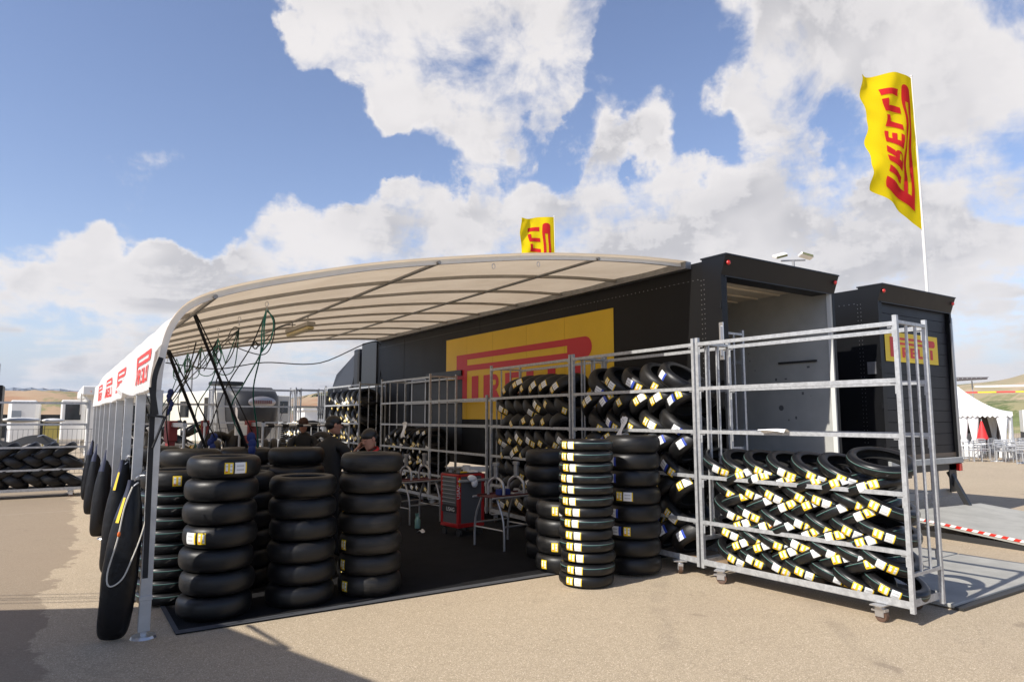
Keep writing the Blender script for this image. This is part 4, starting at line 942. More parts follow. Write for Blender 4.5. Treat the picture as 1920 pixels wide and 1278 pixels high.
def stand(label, x_, y_, rz, s=1.):
    t = thing('balancing_stand', label, 'stand', (x_, y_, 0), rz, 'wheel balancing stands')
    st_ = mat('stand_tube', (.50, .50, .50), .35, .6)
    for sx in (0, .62):
        k = MB(); k.tube(spline([(sx, -.32, .02), (sx, -.30, .40), (sx, -.16, .70)], 4), .016, 8); k.build('leg', st_, t, smooth=50)
        k = MB(); k.tube(spline([(sx, .32, .02), (sx, .30, .40), (sx, .16, .70)], 4), .016, 8); k.build('leg', st_, t, smooth=50)
        k = MB(); k.tube([(sx, -.31, .28), (sx, .31, .28)], .011, 8); k.build('cross_tube', st_, t)
    for sy in (-.31, .31): k = MB(); k.tube([(0, sy, .33), (.62, sy, .33)], .012, 8); k.build('cross_tube', st_, t)
    k = MB(); k.box(-.06, .70, -.2, .2, .70, .715); k.box(-.06, .70, -.2, -.18, .715, .735); k.box(-.06, .70, .18, .2, .715, .735); k.build('tray', mat('tray_dark_red', (.10, .02, .02), .5), t)
    k = MB(); k.tube([(-.12, -.21, .705), (.74, -.21, .705)], .015, 8); k.tube([(-.12, .21, .705), (.74, .21, .705)], .015, 8); k.build('tray_rail', st_, t)
    for sx in (.12, .50):
        k = MB(); k.tube(spline([(sx, -.17, .715), (sx, -.15, .88), (sx, 0, .96), (sx, .15, .88), (sx, .17, .715)], 6), .020, 8); h = k.build('hoop', st_, t, smooth=50)
        k = MB(); k.box(sx-.02, sx+.02, -.035, .035, .955, 1.14); k.box(sx-.026, sx+.026, -.05, .05, 1.12, 1.17); k.build('roller_head', alu_d, h, bevel=.006)
    return t
stand('wheel balancing stand with two hoops right of the red tool cabinet', 5.05, 8.2, R(8))
stand('wheel balancing stand with two hoops left of the red tool cabinet', 4.95, 10.95, R(8))
small('parts_box', 'small blue box on the nearer balancing stand', 'box', lambda k: k.box(0, .18, 0, .12, 0, .08), blucloth, (5.2, 8.16, .72), bevel=.008)
small('hand_tools', 'loose hand tools on the nearer balancing stand tray', 'tools', lambda k: [k.tube([(random.uniform(0, .25), random.uniform(-.1, .1), .01), (random.uniform(.1, .4), random.uniform(-.1, .1), .012)], .007, 6) for _ in range(9)], zinc, (5.3, 8.25, .72))

# tyre fitting machines with red posts
def machine(label, x_, y_, rz):
    t = thing('fitting_machine', label, 'tyre machine', (x_, y_, 0), rz, 'tyre fitting machines')
    k = MB(); k.box(-.32, .32, -.3, .3, .0, .72); k.build('cabinet', mat('machine_grey', (.05, .052, .056), .5, 0, .2, 5), t, bevel=.03)
    k = MB(); k.lathe([(.0001, .82), (.22, .82), (.24, .80), (.24, .76), (.08, .74), (.08, .72), (.0001, .72)], 24); k.build('turntable', alu_d, t, smooth=40)
    k = MB(); k.box(-.05, .05, .30, .42, .0, 1.75); k.box(-.065, .065, .27, .44, 1.45, 1.75); k.build('column', mat('machine_red', (.22, .03, .03), .45), t, bevel=.01)
    k = MB(); k.box(-.03, .03, -.12, .30, 1.66, 1.72); k.tube([(0, -.1, 1.7), (0, -.1, 1.0)], .02, 10); k.ellip((0, -.1, .99), (.045, .06, .03)); k.build('arm', zinc, t)
    k = MB(); k.ellip((0, -.1, 1.73), (.025, .025, .03)); k.build('knob', blacktrim, t)
    return t
machine('tyre fitting machine with red post, leftmost behind the stacks', 1.50, 10.9, R(15))
machine('tyre fitting machine with red post, middle one under the hoses', 1.98, 11.9, R(-10))
machine('tyre fitting machine with red post, nearest the capped man', 2.62, 11.0, R(10))
def rag(label, p, sc_):
    k = MB(); rnd = random.Random(p[0]); 
    for i in range(6): k.ellip((rnd.uniform(-.03, .03)*sc_, rnd.uniform(-.03, .03)*sc_, -i*.07*sc_), ((.05-.004*i)*sc_, .035*sc_, .06*sc_))
    o = k.build('work_cloth', blucloth, None, p, smooth=80); tag(o, label, 'cloth', 'blue cloths'); return o
rag('blue cloth knotted at the end of the left strap', (1.66, 9.35, 1.55), .9); rag('blue cloth hanging by the green hoses above the stacks', (2.02, 9.0, 1.55), 1.1); rag('small blue cloth high on the thin hose', (1.3, 10.6, 2.15), .8)
small('suspension_spring', 'black coil spring standing on the bench behind the stacks', 'spring', lambda k: (k.tube([(.05*math.cos(a*.5), .05*math.sin(a*.5), a*.0028) for a in range(130)], .006, 5), k.lathe([(.0001, -.02), (.06, -.02), (.06, 0), (.0001, 0)], 16)), blacktrim, (3.25, 12.0, 1.36))
small('control_box', 'grey machine control box on a post behind the front stacks', 'control box', lambda k: (k.box(-.16, .16, -.08, .08, .95, 1.2), k.box(-.03, .03, -.03, .03, 0, .95)), mat('machine_grey2', (.06, .062, .066), .5), (2.25, 8.95, 0), bevel=.008)
small('air_regulator', 'small chrome air regulator hanging at the end of the green hose', 'regulator', lambda k: (k.lathe([(.0001, -.05), (.03, -.045), (.035, 0), (.02, .03), (.012, .08), (.0001, .1)], 14), k.tube([(-.05, 0, 0), (.06, 0, 0)], .012, 8)), zinc, (2.30, 9.5, 1.27), smooth=40)
small('waste_bin', 'black waste bin standing behind the fitting machines', 'bin', lambda k: k.lathe([(.0001, .01), (.24, .01), (.28, .9), (.26, .9), (.22, .05), (.0001, .05)], 20), blacktrim, (3.5, 10.6, 0), smooth=40)
small('paper_bag', 'white paper bag hanging beside the right red post', 'bag', lambda k: (k.box(-.09, .09, -.03, .03, 0, .16), k.box(-.05, .05, -.02, .02, .16, .22)), paper, (2.38, 11.2, 1.52), bevel=.01)
hr = thing('hanging_rail', 'long horizontal steel tube behind the fitters wrapped with black tape', 'rail', (2.75, 11.6, 0))
k = MB(); k.tube([(-.3, 0, 1.66), (1.55, .1, 1.66)], .018, 8); k.tube([(-.3, 0, 0), (-.3, 0, 1.66)], .02, 8); k.tube([(1.55, .1, 0), (1.55, .1, 1.66)], .02, 8); k.build('tube', alu, hr)
for i in range(7): k = MB(); k.tube([(-.1+i*.24, .01+i*.013, 1.66), (-.0+i*.24, .016+i*.013, 1.66)], .026, 8); k.build('tape_wrap', strap, hr)
for i, (x_, y_, z_) in enumerate(((2.2, 12.0, 1.25), (2.55, 12.2, 1.3), (1.2, 12.3, 1.25), (4.4, 13.5, 1.2))):
    tyre('w', ME_W, Matrix.Translation((x_, y_, z_)) @ Euler((R(88), R(10*i), R(20+35*i))).to_matrix().to_4x4(), None, 'wide tyre held upright among the fitting machines, %s from the left' % ORD[i], 'tyres on the fitting machines')
bn = thing('work_bench', 'dark work bench carrying the upright tyres', 'bench', (3.0, 12.5, 0))
k = MB(); k.box(-1.0, 1.1, -.35, .5, .78, .82); k.build('top', blacktrim, bn)
for sx in (-.95, 1.05):
    for sy in (-.3, .45): k = MB(); k.box(sx-.025, sx+.025, sy-.025, sy+.025, 0, .78); k.build('leg', blacktrim, bn)

# ------------------------------------------------------------------ people
def skin_body(name, joints, bones, mt_, loc_, rz, levels=2):
    """joints: {key:(x,y,z,rx,ry)}; one continuous surface grown from connected edges"""
    bm = bmesh.new(); ly = bm.verts.layers.skin.verify(); V = {}
    for i, (kk, (x_, y_, z_, ra, rb)) in enumerate(joints.items()):
        v = bm.verts.new((x_, y_, z_)); v[ly].radius = (ra, rb); v[ly].use_root = (i == 0); V[kk] = v
    for a, c in bones: bm.edges.new((V[a], V[c]))
    me = bpy.data.meshes.new(name); bm.to_mesh(me); bm.free()
    o = bpy.data.objects.new(name, me); C.objects.link(o)
    sk = o.modifiers.new('skin', 'SKIN'); sk.use_smooth_shade = True
    ss = o.modifiers.new('sub', 'SUBSURF'); ss.levels = ss.render_levels = levels
    bpy.context.view_layer.update()
    m2 = bpy.data.meshes.new_from_object(o.evaluated_get(bpy.context.evaluated_depsgraph_get()))
    bpy.data.objects.remove(o); m2.materials.clear(); m2.materials.append(mt_)
    m2.polygons.foreach_set('use_smooth', [True]*len(m2.polygons))
    o = link(name, m2, None, loc_); o.rotation_euler = (0, 0, rz); return o
def head(parent, c, tilt=(0, 0, 0), hair=blacktrim, cap=True):
    M = Matrix.Translation(c) @ Euler(tilt).to_matrix().to_4x4(); k = MB()
    def el(ct, r_): k.ellip((0, 0, 0), (1, 1, 1)) if 0 else None
    rows = [(-.115, .035, .05, .04), (-.10, .05, .062, .028), (-.07, .06, .078, .012), (-.03, .068, .09, .0), (.01, .074, .098, -.004), (.05, .075, .098, -.008), (.085, .062, .082, -.01), (.108, .035, .05, -.01), (.116, .006, .008, -.01)]
    R_ = []
    for z_, a, c_, oy in rows:
        R_.append([M @ Vector((a*math.cos(t), oy+c_*math.sin(t), z_)) for t in [2*math.pi*i/20 for i in range(20)]])
    for j in range(len(R_)-1):
        for i in range(20): k.quad(R_[j][i], R_[j][(i+1) % 20], R_[j+1][(i+1) % 20], R_[j+1][i])
    k.quad(*R_[0]); n0 = len(k.v)
    def ell(ct, r_):
        n1 = len(k.v); k.ellip(ct, r_, 10, 6)
        for q_ in range(n1, len(k.v)): k.v[q_] = tuple(M @ Vector(k.v[q_]))
    ell((0, .098, -.015), (.012, .02, .022)); ell((.076, -.005, -.005), (.010, .022, .032)); ell((-.076, -.005, -.005), (.010, .022, .032)); ell((0, .085, -.062), (.024, .010, .008)); ell((.028, .084, .018), (.014, .008, .009)); ell((-.028, .084, .018), (.014, .008, .009))
    h = k.build('head', skin, parent, smooth=70)
    k = MB(); n1 = 0; k.ellip((0, -.012, .045), (.084, .106, .082), 20, 10)
    k.ellip((0, -.045, .0), (.08, .075, .07), 18, 8)
    if cap: k.box(-.06, .06, .07, .155, .045, .055)
    k.v = [tuple(M @ Vector(v)) for v in k.v]; k.build('cap' if cap else 'hair', hair, parent, smooth=50)
    return h
def hand(parent, base, fwd, up, side, s=1.):
    """palm and five curled fingers; fwd = along the fingers, up = back of the hand, side = thumb side"""
    f, u, d = Vector(fwd).normalized(), Vector(up).normalized(), Vector(side).normalized(); b0 = Vector(base); k = MB()
    P = lambda a, c, e: b0+f*a*s+d*c*s+u*e*s
    k.sweep([P(-.02, 0, 0), P(.02, 0, 0), P(.06, 0, 0), P(.09, 0, 0)], [(.036*s*math.cos(t), .014*s*math.sin(t)) for t in [i*math.pi/5 for i in range(10)]])
    for i, (c_, L_) in enumerate(((.028, .072), (.010, .082), (-.009, .076), (-.027, .058))):
        pts = [P(.085, c_, 0), P(.085+L_*.5, c_*1.08, -.006), P(.085+L_*.8, c_*1.1, -.022), P(.085+L_*.95, c_*1.1, -.040)]
        k.tube(spline(pts, 3), .0085*s, 7)
    k.tube(spline([P(.015, .032, 0), P(.045, .055, -.006), P(.075, .062, -.016), (P(.095, .056, -.026))], 3), .0095*s, 7)
    return k.build('hand', skin, parent, smooth=70)
def standing(label, loc_, rz, bend=0., arms=None, cap=True, top=cloth_b, h=1.0, collar=None):
    c, s = math.cos(bend), math.sin(bend)
    def up(x_, y_, z_):   # rotate upper body about the hip forwards (+y)
        z2 = z_-.95; return (x_, y_*c+z2*s, .95+z2*c-y_*s)
    J = {}
    def j(kk, x_, y_, z_, ra, rb, u=True): p_ = up(x_, y_, z_) if u else (x_, y_, z_); J[kk] = (*[q_*h for q_ in p_], ra, rb)
    j('pel', 0, 0, .95, .165, .12, False); j('wai', 0, .0, 1.10, .155, .115); j('che', 0, .0, 1.30, .18, .125); j('nec', 0, -.01, 1.46, .085, .075); j('nk2', 0, .0, 1.56, .058, .058)
    for q_, sx in (('l', -1), ('r', 1)):
        j('hip'+q_, sx*.10, 0, .86, .10, .10, False); j('kne'+q_, sx*.12, .03, .50, .068, .07, False); j('ank'+q_, sx*.13, -.02, .10, .045, .05, False); j('toe'+q_, sx*.14, .13, .045, .045, .04, False)
        j('sho'+q_, sx*.19, -.01, 1.41, .075, .07)
        a = (arms or {}).get(q_) or ((sx*.27, -.01, 1.13), (sx*.27, .10, .90))
        j('elb'+q_, *a[0], .05, .05); j('wri'+q_, *a[1], .034, .034)
    Bn = [('pel', 'wai'), ('wai', 'che'), ('che', 'nec'), ('nec', 'nk2')]
    for q_ in 'lr': Bn += [('pel', 'hip'+q_), ('hip'+q_, 'kne'+q_), ('kne'+q_, 'ank'+q_), ('ank'+q_, 'toe'+q_), ('nec', 'sho'+q_), ('sho'+q_, 'elb'+q_), ('elb'+q_, 'wri'+q_)]
    o = skin_body('person', J, Bn, top, loc_, rz); tag(o, label, 'person')
    return o, J, up
def on(J, kk): return Vector(J[kk][:3])
def add_hands(o, J, fwd=None):
    for q_, sx in (('l', -1), ('r', 1)):
        w_ = on(J, 'wri'+q_); d = (w_-on(J, 'elb'+q_)).normalized(); sd_ = d.cross(Vector((0, 1, .2))).normalized(); hand(o, w_+d*.02, d, sd_, Vector((0, 1, .3))-d*d.dot(Vector((0, 1, .3))))
# man in the black cap, seen from behind-left
o, J, up = standing('person in a black jacket and black cap standing among the stacks, back turned', (3.0, 8.85, 0), R(-52), bend=R(5), arms={'l': ((-.27, .10, 1.16), (-.20, .34, 1.10)), 'r': ((.27, .10, 1.16), (.20, .36, 1.12))})
head(o, on(J, 'nk2')+Vector((0, .03, .14)), (R(-6), 0, R(-38))); add_hands(o, J)
k = MB(); k.box(-.235, -.10, -.118, -.105, 1.30, 1.38); k.v = [tuple(Vector(up(*v))-Vector((0.0, .045, 0))) for v in k.v]; bd = k.build('back_badge', yel_p, o)
k = MB(); k.box(-.215, -.12, -.1245, -.119, 1.325, 1.355); k.v = [tuple(Vector(up(*v))-Vector((0.0, .045, 0))) for v in k.v]; k.build('badge_print', org_p, bd)
# bending man with red collar, hand raised to his ear
o, J, up = standing('bending person with dark hair and red collar, hand at the ear', (3.47, 8.12, 0), R(105), bend=R(20), arms={'r': ((.30, .26, 1.28), (.15, .17, 1.60)), 'l': ((-.26, .24, 1.26), (-.20, .52, 1.30))}, top=mat('grey_shirt', (.02, .022, .023), .8), h=.93)
hp = on(J, 'nk2')+Vector((0, .06, .12)); head(o, hp, (R(-22), 0, 0), cap=False)
k = MB(); n2 = on(J, 'nk2'); k.lathe([(.068, -.03), (.078, .0), (.070, .03), (.062, .02)], 20, Matrix.Translation(n2-Vector((0, .005, .03))) @ Matrix.Rotation(R(-28), 4, 'X')); k.build('collar', redcol, o, smooth=60)
w_ = on(J, 'wrir'); hand(o, w_, hp-w_+Vector((.03, 0, .03)), Vector((1, 0, 0)), Vector((0, -1, 0)))
w_ = on(J, 'wril'); hand(o, w_, Vector((0, 1, -.1)), Vector((0, 0, 1)), Vector((1, 0, 0)))
# fitter behind the machines
o, J, up = standing('person in dark clothes working behind the tyre machines, left of the capped man', (3.72, 12.3, 0), R(150), bend=R(14), arms={'l': ((-.28, .20, 1.18), (-.16, .42, 1.12)), 'r': ((.28, .20, 1.18), (.16, .42, 1.12))})
head(o, on(J, 'nk2')+Vector((0, .05, .13)), (R(-25), 0, 0), hair=mat('brown_hair', (.05, .02, .012), .7), cap=False); add_hands(o, J)

# ------------------------------------------------------------------ flags
def flag(label, px, py, z0, z1, seed, side, drop):
    t = thing('flag', label, 'flag', (px, py, z0)); H = z1-z0
    k = MB(); k.tube([(0, 0, 0), (-.005, 0, H*.35)], .028, 10); k.tube([(-.005, 0, H*.35), (-.02, 0, H*.68)], .023, 10); k.tube([(-.02, 0, H*.68), (-.05, 0, H)], .017, 10); k.ellip((-.05, 0, H), (.025, .025, .02)); k.build('pole', whitev, t, smooth=50)
    S = Vector(side).normalized(); Nn = Vector((S.y, -S.x, 0))
    zt, zb = H-.04, H-3.05; Wd = 1.32
    def P(s, c):  # s 0 bottom..1 top, c 0 at pole..1 free edge
        wob_ = .10*math.sin(c*5.2+s*3.0+seed)*c**.7+.045*math.sin(s*13+c*9+seed)*c+.035*math.sin(c*15+s*9)*c+.02*math.sin(s*31-c*12)*c
        reach = Wd*(.80+.03*math.sin(s*7+seed)+.03*math.sin(s*17)+.16*(1-s)**3)*c
        curl = .16*max(0, s-.86)/.14*max(0, c-.45)
        zz_ = zb+(zt-zb)*s + drop*c*(1-s)**1.2 - .10*c*c*(s**6)+.03*math.sin(c*9+s*4)*c
        return Vector((-.05*s, 0, 0))+S*(reach+curl)+Nn*(wob_+.25*c*c)+Vector((0, 0, zz_))
    k = MB(); NU, NV = 60, 30
    for i in range(NU):
        for j in range(NV): k.quad(P(i/NU, j/NV), P((i+1)/NU, j/NV), P((i+1)/NU, (j+1)/NV), P(i/NU, (j+1)/NV))
    me = k.mesh('cloth', flag_y, 80); bm = bmesh.new(); bm.from_mesh(me); bmesh.ops.remove_doubles(bm, verts=bm.verts, dist=.0005); bm.to_mesh(me); bm.free(); cl = link('cloth', me, t)
    for sg in (1,):
        k = MB()
        def F(u, v):
            s = .09+.84*u/LW; c = .76-.62*v; e = .01
            p0 = P(s, c); n_ = (P(s+e, c)-p0).cross(P(s, c+e)-p0).normalized()
            if n_.dot(Vector((0, 0, 1.8))-(p0+Vector((px, py, z0)))) < -1e9: pass
            tocam = Vector((-px, -py, 0)); 
            return p0+n_*(.012 if n_.dot(Vector((-1, -.7, -.3))) > 0 else -.012)
        logo_mesh(k, F, .08); k.build('lettering', flag_r, cl)
    return t
flag('yellow flag with red lettering on the tall white pole above the closed trailer', 13.40, 6.2, 3.96, 8.34, .3, (-1, .05, 0), .62)
flag('smaller looking yellow flag peeping over the middle of the awning roof', 13.3, 17.5, 3.96, 8.38, 2.2, (-1, .25, 0), .3)

# ------------------------------------------------------------------ background
def mast(label, x_, y_, H, heads):
    t = thing('floodlight_mast', label, 'floodlight', (x_, y_, 0)); k = MB(); k.tube([(0, 0, 0), (0, 0, H)], .11, 10); k.build('pole', alu_d, t)
    if heads:
        k = MB(); k.bar((-.9, .5, H), (.9, -.5, H+.1), .12); k.build('cross_arm', alu_d, t)
        for sx, tz in ((-1, 25), (1, -12)):
            k = MB(); M = Matrix.Translation((sx*.95, -sx*.55, H+.45)) @ Euler((R(tz), R(sx*15), R(-30))).to_matrix().to_4x4(); k.box(-.55, .55, -.32, .32, -.12, .12, M); l_ = k.build('lamp_head', whitev, t, bevel=.05)
            k = MB(); k.box(-.45, .45, -.345, -.325, -.1, .08, M); k.build('lens', mat('lamp_glass', (.16, .17, .08), .2), l_)
    return t
mast('floodlight mast with two lamp heads above the open trailer', 49.9, 33.3, 14.6, True)
mast('slender lamp pole rising behind the left awning hoses', 13.1, 89.0, 8.4, False)

def vehicle_box(k, x0, x1, y0, y1, z0, z1, cut=.25): k.box(x0, x1, y0, y1, z0, z1)
# travel trailer with grey nose cap
tv = thing('travel_trailer', 'large cream travel trailer with dark grey nose cap and oval chrome badge', 'travel trailer', (6.05, 25.3, 0), R(14))
k = MB(); k.box(-1.3, 1.1, .9, 8.0, .85, 2.75); k.build('body', cream, tv, bevel=.08)
k = MB(); rows = []
for z_, dy, hw in ((.95, .75, .62), (1.25, .35, .74), (1.7, .08, .88), (2.2, .0, .93), (2.55, .05, .93), (2.75, .35, .91), (2.9, .9, .86)):
    rows.append([(hw*math.sin(a), .95+(dy-.95)*math.cos(a)**.6 if math.cos(a) > 0 else .95, z_) for a in [R(-90+180*i/16) for i in range(17)]])
for j in range(len(rows)-1):
    for i in range(16): k.quad(rows[j][i], rows[j][i+1], rows[j+1][i+1], rows[j+1][i])
k.build('nose_cap', darkgrey, tv, smooth=60)
k = MB(); M = Matrix.Translation((0, -.03, 2.34)) @ Matrix.Rotation(R(90), 4, 'X') @ Matrix.Diagonal((.52, .20, 1, 1)); k.lathe([(.0001, .03), (.92, .025), (1, .0)], 32, M); bg_ = k.build('oval_badge', chrome, tv, smooth=60)
k = MB()
for i in range(9): k.box(-.34+i*.08, -.29+i*.08, -.075, -.058, 2.28, 2.40)
k.build('badge_lettering', mat('badge_dark', (.25, .12, .10), .5), bg_)
for s in (-1, 1):
    k = MB(); k.quad((s*.74, .26, 1.25), (s*.80, .30, 1.3), (s*.92, .12, 2.3), (s*.86, .04, 2.05)); k.quad((s*.62, .25, 1.15), (s*.68, .28, 1.2), (s*.88, .08, 1.85), (s*.80, .02, 1.7)); k.build('swoosh', chrome, tv)
k = MB(); k.box(1.1, 1.62, .9, 4.2, 1.0, 2.62); so_ = k.build('slide_out', cream, tv, bevel=.03); k = MB(); k.box(1.2, 1.52, .885, .898, 1.95, 2.4); k.build('window', glassd, so_)
k = MB(); k.box(-.9, .1, 1.6, 2.4, 2.96, 3.12); k.build('roof_unit', blacktrim, tv, bevel=.04)
for a_ in ((1.3, 1.7, 1.2, 2.5), (3, 3.8, 1.8, 2.4)): k = MB(); k.box(-1.31, -1.301, *a_); k.build('side_window', glassd, tv)
k = MB(); k.box(-.06, .06, -.1, .9, .9, .98); k.box(-.9, -.8, .9, 1.0, 0, .9); k.box(.8, .9, .9, 1.0, 0, .9); k.build('landing_leg', basalt, tv)
k = MB()
for s in (-1, 1): M = Matrix.Translation((s*1.1, 6, .38)) @ Matrix.Rotation(R(90), 4, 'Y'); k.lathe([(.2, -.1), (.38, -.1), (.38, .1), (.2, .1)], 20, M, closed=True)
k.build('wheel', rub, tv)
# motorhome at left
mh = thing('motorhome', 'white motorhome with overhanging front and dark window, left behind the awning legs', 'motorhome', (.85, 30, 0))
k = MB(); k.box(-.75, .05, .5, 6, .95, 2.45); k.box(.05, 1.9, 0, 7, .35, 2.6); k.quad((.0, -.2, 2.75), (1.9, -.2, 2.75), (1.9, 0, 2.2), (.05, 0, 2.2)); k.box(-.15, 2.0, -.5, 7, 2.6, 2.95); k.build('body', whitev, mh, bevel=.04)
k = MB(); k.box(-.62, -.12, .48, .497, 1.7, 2.28); k.build('window', glassd, mh)
k = MB(); k.box(1.0, 1.8, -.02, -.003, 1.3, 2.3); k.build('window', glassd, mh)
k = MB(); k.bar((-.15, -.3, 2.7), (.35, -.25, 2.05), .07); k.bar((-.15, -.3, 2.7), (-.15, -.1, 1.9), .05); k.build('awning_arm', whitev, mh)
k = MB(); k.box(.12, .14, -.52, -.505, 2.72, 2.76); k.build('marker_light', org_p, mh)
k = MB()
for x_ in (-.6, 1.4): M = Matrix.Translation((x_, .9, .38)) @ Matrix.Rotation(R(90), 4, 'Y'); k.lathe([(.2, -.1), (.38, -.1), (.38, .1), (.2, .1)], 20, M, closed=True)
k.build('wheel', rub, mh)
cv = thing('caravan', 'small white caravan with one pale window near the left edge', 'caravan', (-1.15, 32, 0))
k = MB(); k.box(-.42, .55, 0, 4, .5, 2.45); k.build('body', whitev, cv, bevel=.12); k = MB(); k.box(-.3, .0, -.012, -.001, 1.6, 2.05); k.build('window', mat('pale_glass', (.30, .33, .36), .15), cv)
k = MB(); k.box(-.3, -.1, .3, .6, 0, .5); k.box(.3, .5, .3, .6, 0, .5); k.build('support', basalt, cv)
bx = thing('equipment_tower', 'dark equipment tower with a railing, at the left edge', 'tower', (-1.75, 24, 0))
k = MB(); k.box(-.5, .42, 0, 1, 0, 2.7); k.build('cabinet', blackpaint, bx, bevel=.02); k = MB()
for x_ in (-.4, -.05, .3): k.tube([(x_, .1, 2.7), (x_, .1, 3.3)], .02, 6)
k.tube([(-.4, .1, 3.3), (.15, .1, 3.3), (.3, .1, 3.1)], .02, 6); k.build('railing', alu_d, bx)
yc = small('yellow_crate', 'yellow crate standing on legs beside the motorhome', 'crate', lambda k: (k.box(-.18, .18, 0, .25, 1.05, 1.5), k.box(-.24, -.2, 0, .05, 0, 1.6), k.box(.2, .24, 0, .05, 0, 1.6)), mat('crate_yellow', (.55, .45, .12), .6), (-.15, 28.6, 0))
wt = small('table_cloth', 'white cloth thrown over the background barrier', 'cloth', lambda k: (k.ellip((0, 0, 0), (.5, .15, .08)), k.ellip((.8, 0, -.02), (.3, .15, .07))), whitev, (-.9, 25.2, 1.72), smooth=80)
# motorcycle seen beyond the rack
mc = thing('motorcycle', 'dark sports motorcycle parked beyond the left rack', 'motorcycle', (-.75, 23.9, 0), R(-15)); mc.scale = (1.2, 1.2, 1.2)
for x_, n_ in ((-.62, 'wheel'), (.62, 'wheel')):
    k = MB(); M = Matrix.Translation((x_, 0, .31)) @ Matrix.Rotation(R(90), 4, 'X'); k.lathe([(.21, -.05), (.28, -.06), (.31, 0), (.28, .06), (.21, .05)], 24, M, closed=True); k.build(n_, rub, mc, smooth=50)
k = MB(); k.sweep(spline([(-.75, 0, .95), (-.3, 0, .82), (.05, 0, .95), (.35, 0, .98), (.6, 0, .85)], 4), [(-.1, -.08), (.1, -.08), (.07, .1), (-.07, .1)]); k.box(-.2, .35, -.13, .13, .35, .75); k.build('fairing', basalt, mc)
k = MB(); k.bar((.62, 0, .31), (.38, 0, 1.02), .05); k.tube([(.36, -.3, 1.05), (.38, 0, 1.08), (.36, .3, 1.05)], .015, 6); k.build('fork', zinc, mc)
# barrier fences
def fence(label, x0, x1, y_, rz=0):
    t = thing('barrier_fence', label, 'fence', (x0, y_, 0), rz, 'mesh fences behind the paddock'); L = x1-x0
    k = MB(); n_ = int(L/.12)
    for i in range(n_+1): k.box(i*.12-.004, i*.12+.004, -.004, .004, .15, 1.45)
    for z_ in (.15, .45, .75, 1.05, 1.45): k.box(0, L, -.012, -.0045, z_-.006, z_+.006)
    k.build('mesh_panel', mat('fence_wire', (.10, .10, .10), .6, .3), t)
    for i in range(int(L/2)+1): k = MB(); k.box(i*2-.02, i*2+.02, .006, .046, 0, 1.5); k.build('post', alu_d, t)
    return t
fence('wire mesh fence in front of the left caravans', -3.2, 1.8, 24.4); fence('wire mesh fence below the grey nosed travel trailer', 3.3, 8.2, 24.0)
k = MB(); k.box(0, 26, 0, .3, 0, 2.0)
for i in range(26): k.box(i+.02, i+.05, -.03, 0, 0, 2.0)
tag(k.build('dark_hedge_wall', mat('dark_screen', (.03, .032, .03), .8, 0, .3, 3), None, (-9, 62, 0)), 'long dark screen fence below the red earth bank', 'fence')
k = MB(); k.box(0, 40, 0, .4, 0, .45); tag(k.build('low_wall', mat('pale_wall', (.55, .50, .42), .8), None, (-14, 55, 0)), 'low pale wall behind the parked caravans', 'wall')
k = MB(); k.box(0, 12, 0, 3, 0, 2.4); k.box(-.2, 12.2, -.2, 3.2, 2.4, 2.6); tag(k.build('site_cabin', whitev, None, (18, 60, 0)), 'long white site cabin right of the travel trailer', 'cabin')
k = MB(); k.box(0, 5.5, 0, 2.2, .5, 2.2); vb = k.build('body', cream, None); v2 = thing('camper_van', 'white camper van half hidden behind the awning hoses', 'van', (2.6, 33, 0)); vb.parent = v2
k = MB(); k.box(.5, 1.3, -.02, -.003, 1.45, 1.95); k.build('window', glassd, v2); k = MB(); k.box(.6, 1.2, .1, .4, 0, .5); k.box(4, 4.6, .1, .4, 0, .5); k.build('wheel', rub, v2)

# hospitality tent on the right
tn = thing('marquee', 'white peaked marquee with tied curtains beyond the closed trailer', 'tent', (36.3, 16.3, 0), R(-64))
k = MB(); hwid = 2.4; N = 12
def rp(i, c, e): # radial t in 0..1 (peak..eave)
    t = i/N; z_ = 2.05+1.85*(1-t)**1.7; return (c*hwid*t, e*hwid*t, z_)
for (c0, e0), (c1, e1) in (((-1, -1), (1, -1)), ((1, -1), (1, 1)), ((1, 1), (-1, 1)), ((-1, 1), (-1, -1))):
    for i in range(N):
        for j in range(6):
            f0, f1 = j/6, (j+1)/6; L_ = lambda f: (c0+(c1-c0)*f, e0+(e1-e0)*f)
            k.quad(rp(i, *L_(f0)), rp(i, *L_(f1)), rp(i+1, *L_(f1)), rp(i+1, *L_(f0)))
    for j in range(26):
        f0, f1 = j/26, (j+1)/26; a = Vector(((c0+(c1-c0)*f0)*hwid, (e0+(e1-e0)*f0)*hwid, 2.05)); c = Vector(((c0+(c1-c0)*f1)*hwid, (e0+(e1-e0)*f1)*hwid, 2.05)); md = (a+c)/2
        k.quad(a, c, c-Vector((0, 0, .18)), md-Vector((0, 0, .27)), a-Vector((0, 0, .18)))
k.build('canopy', tentw, tn, smooth=40)
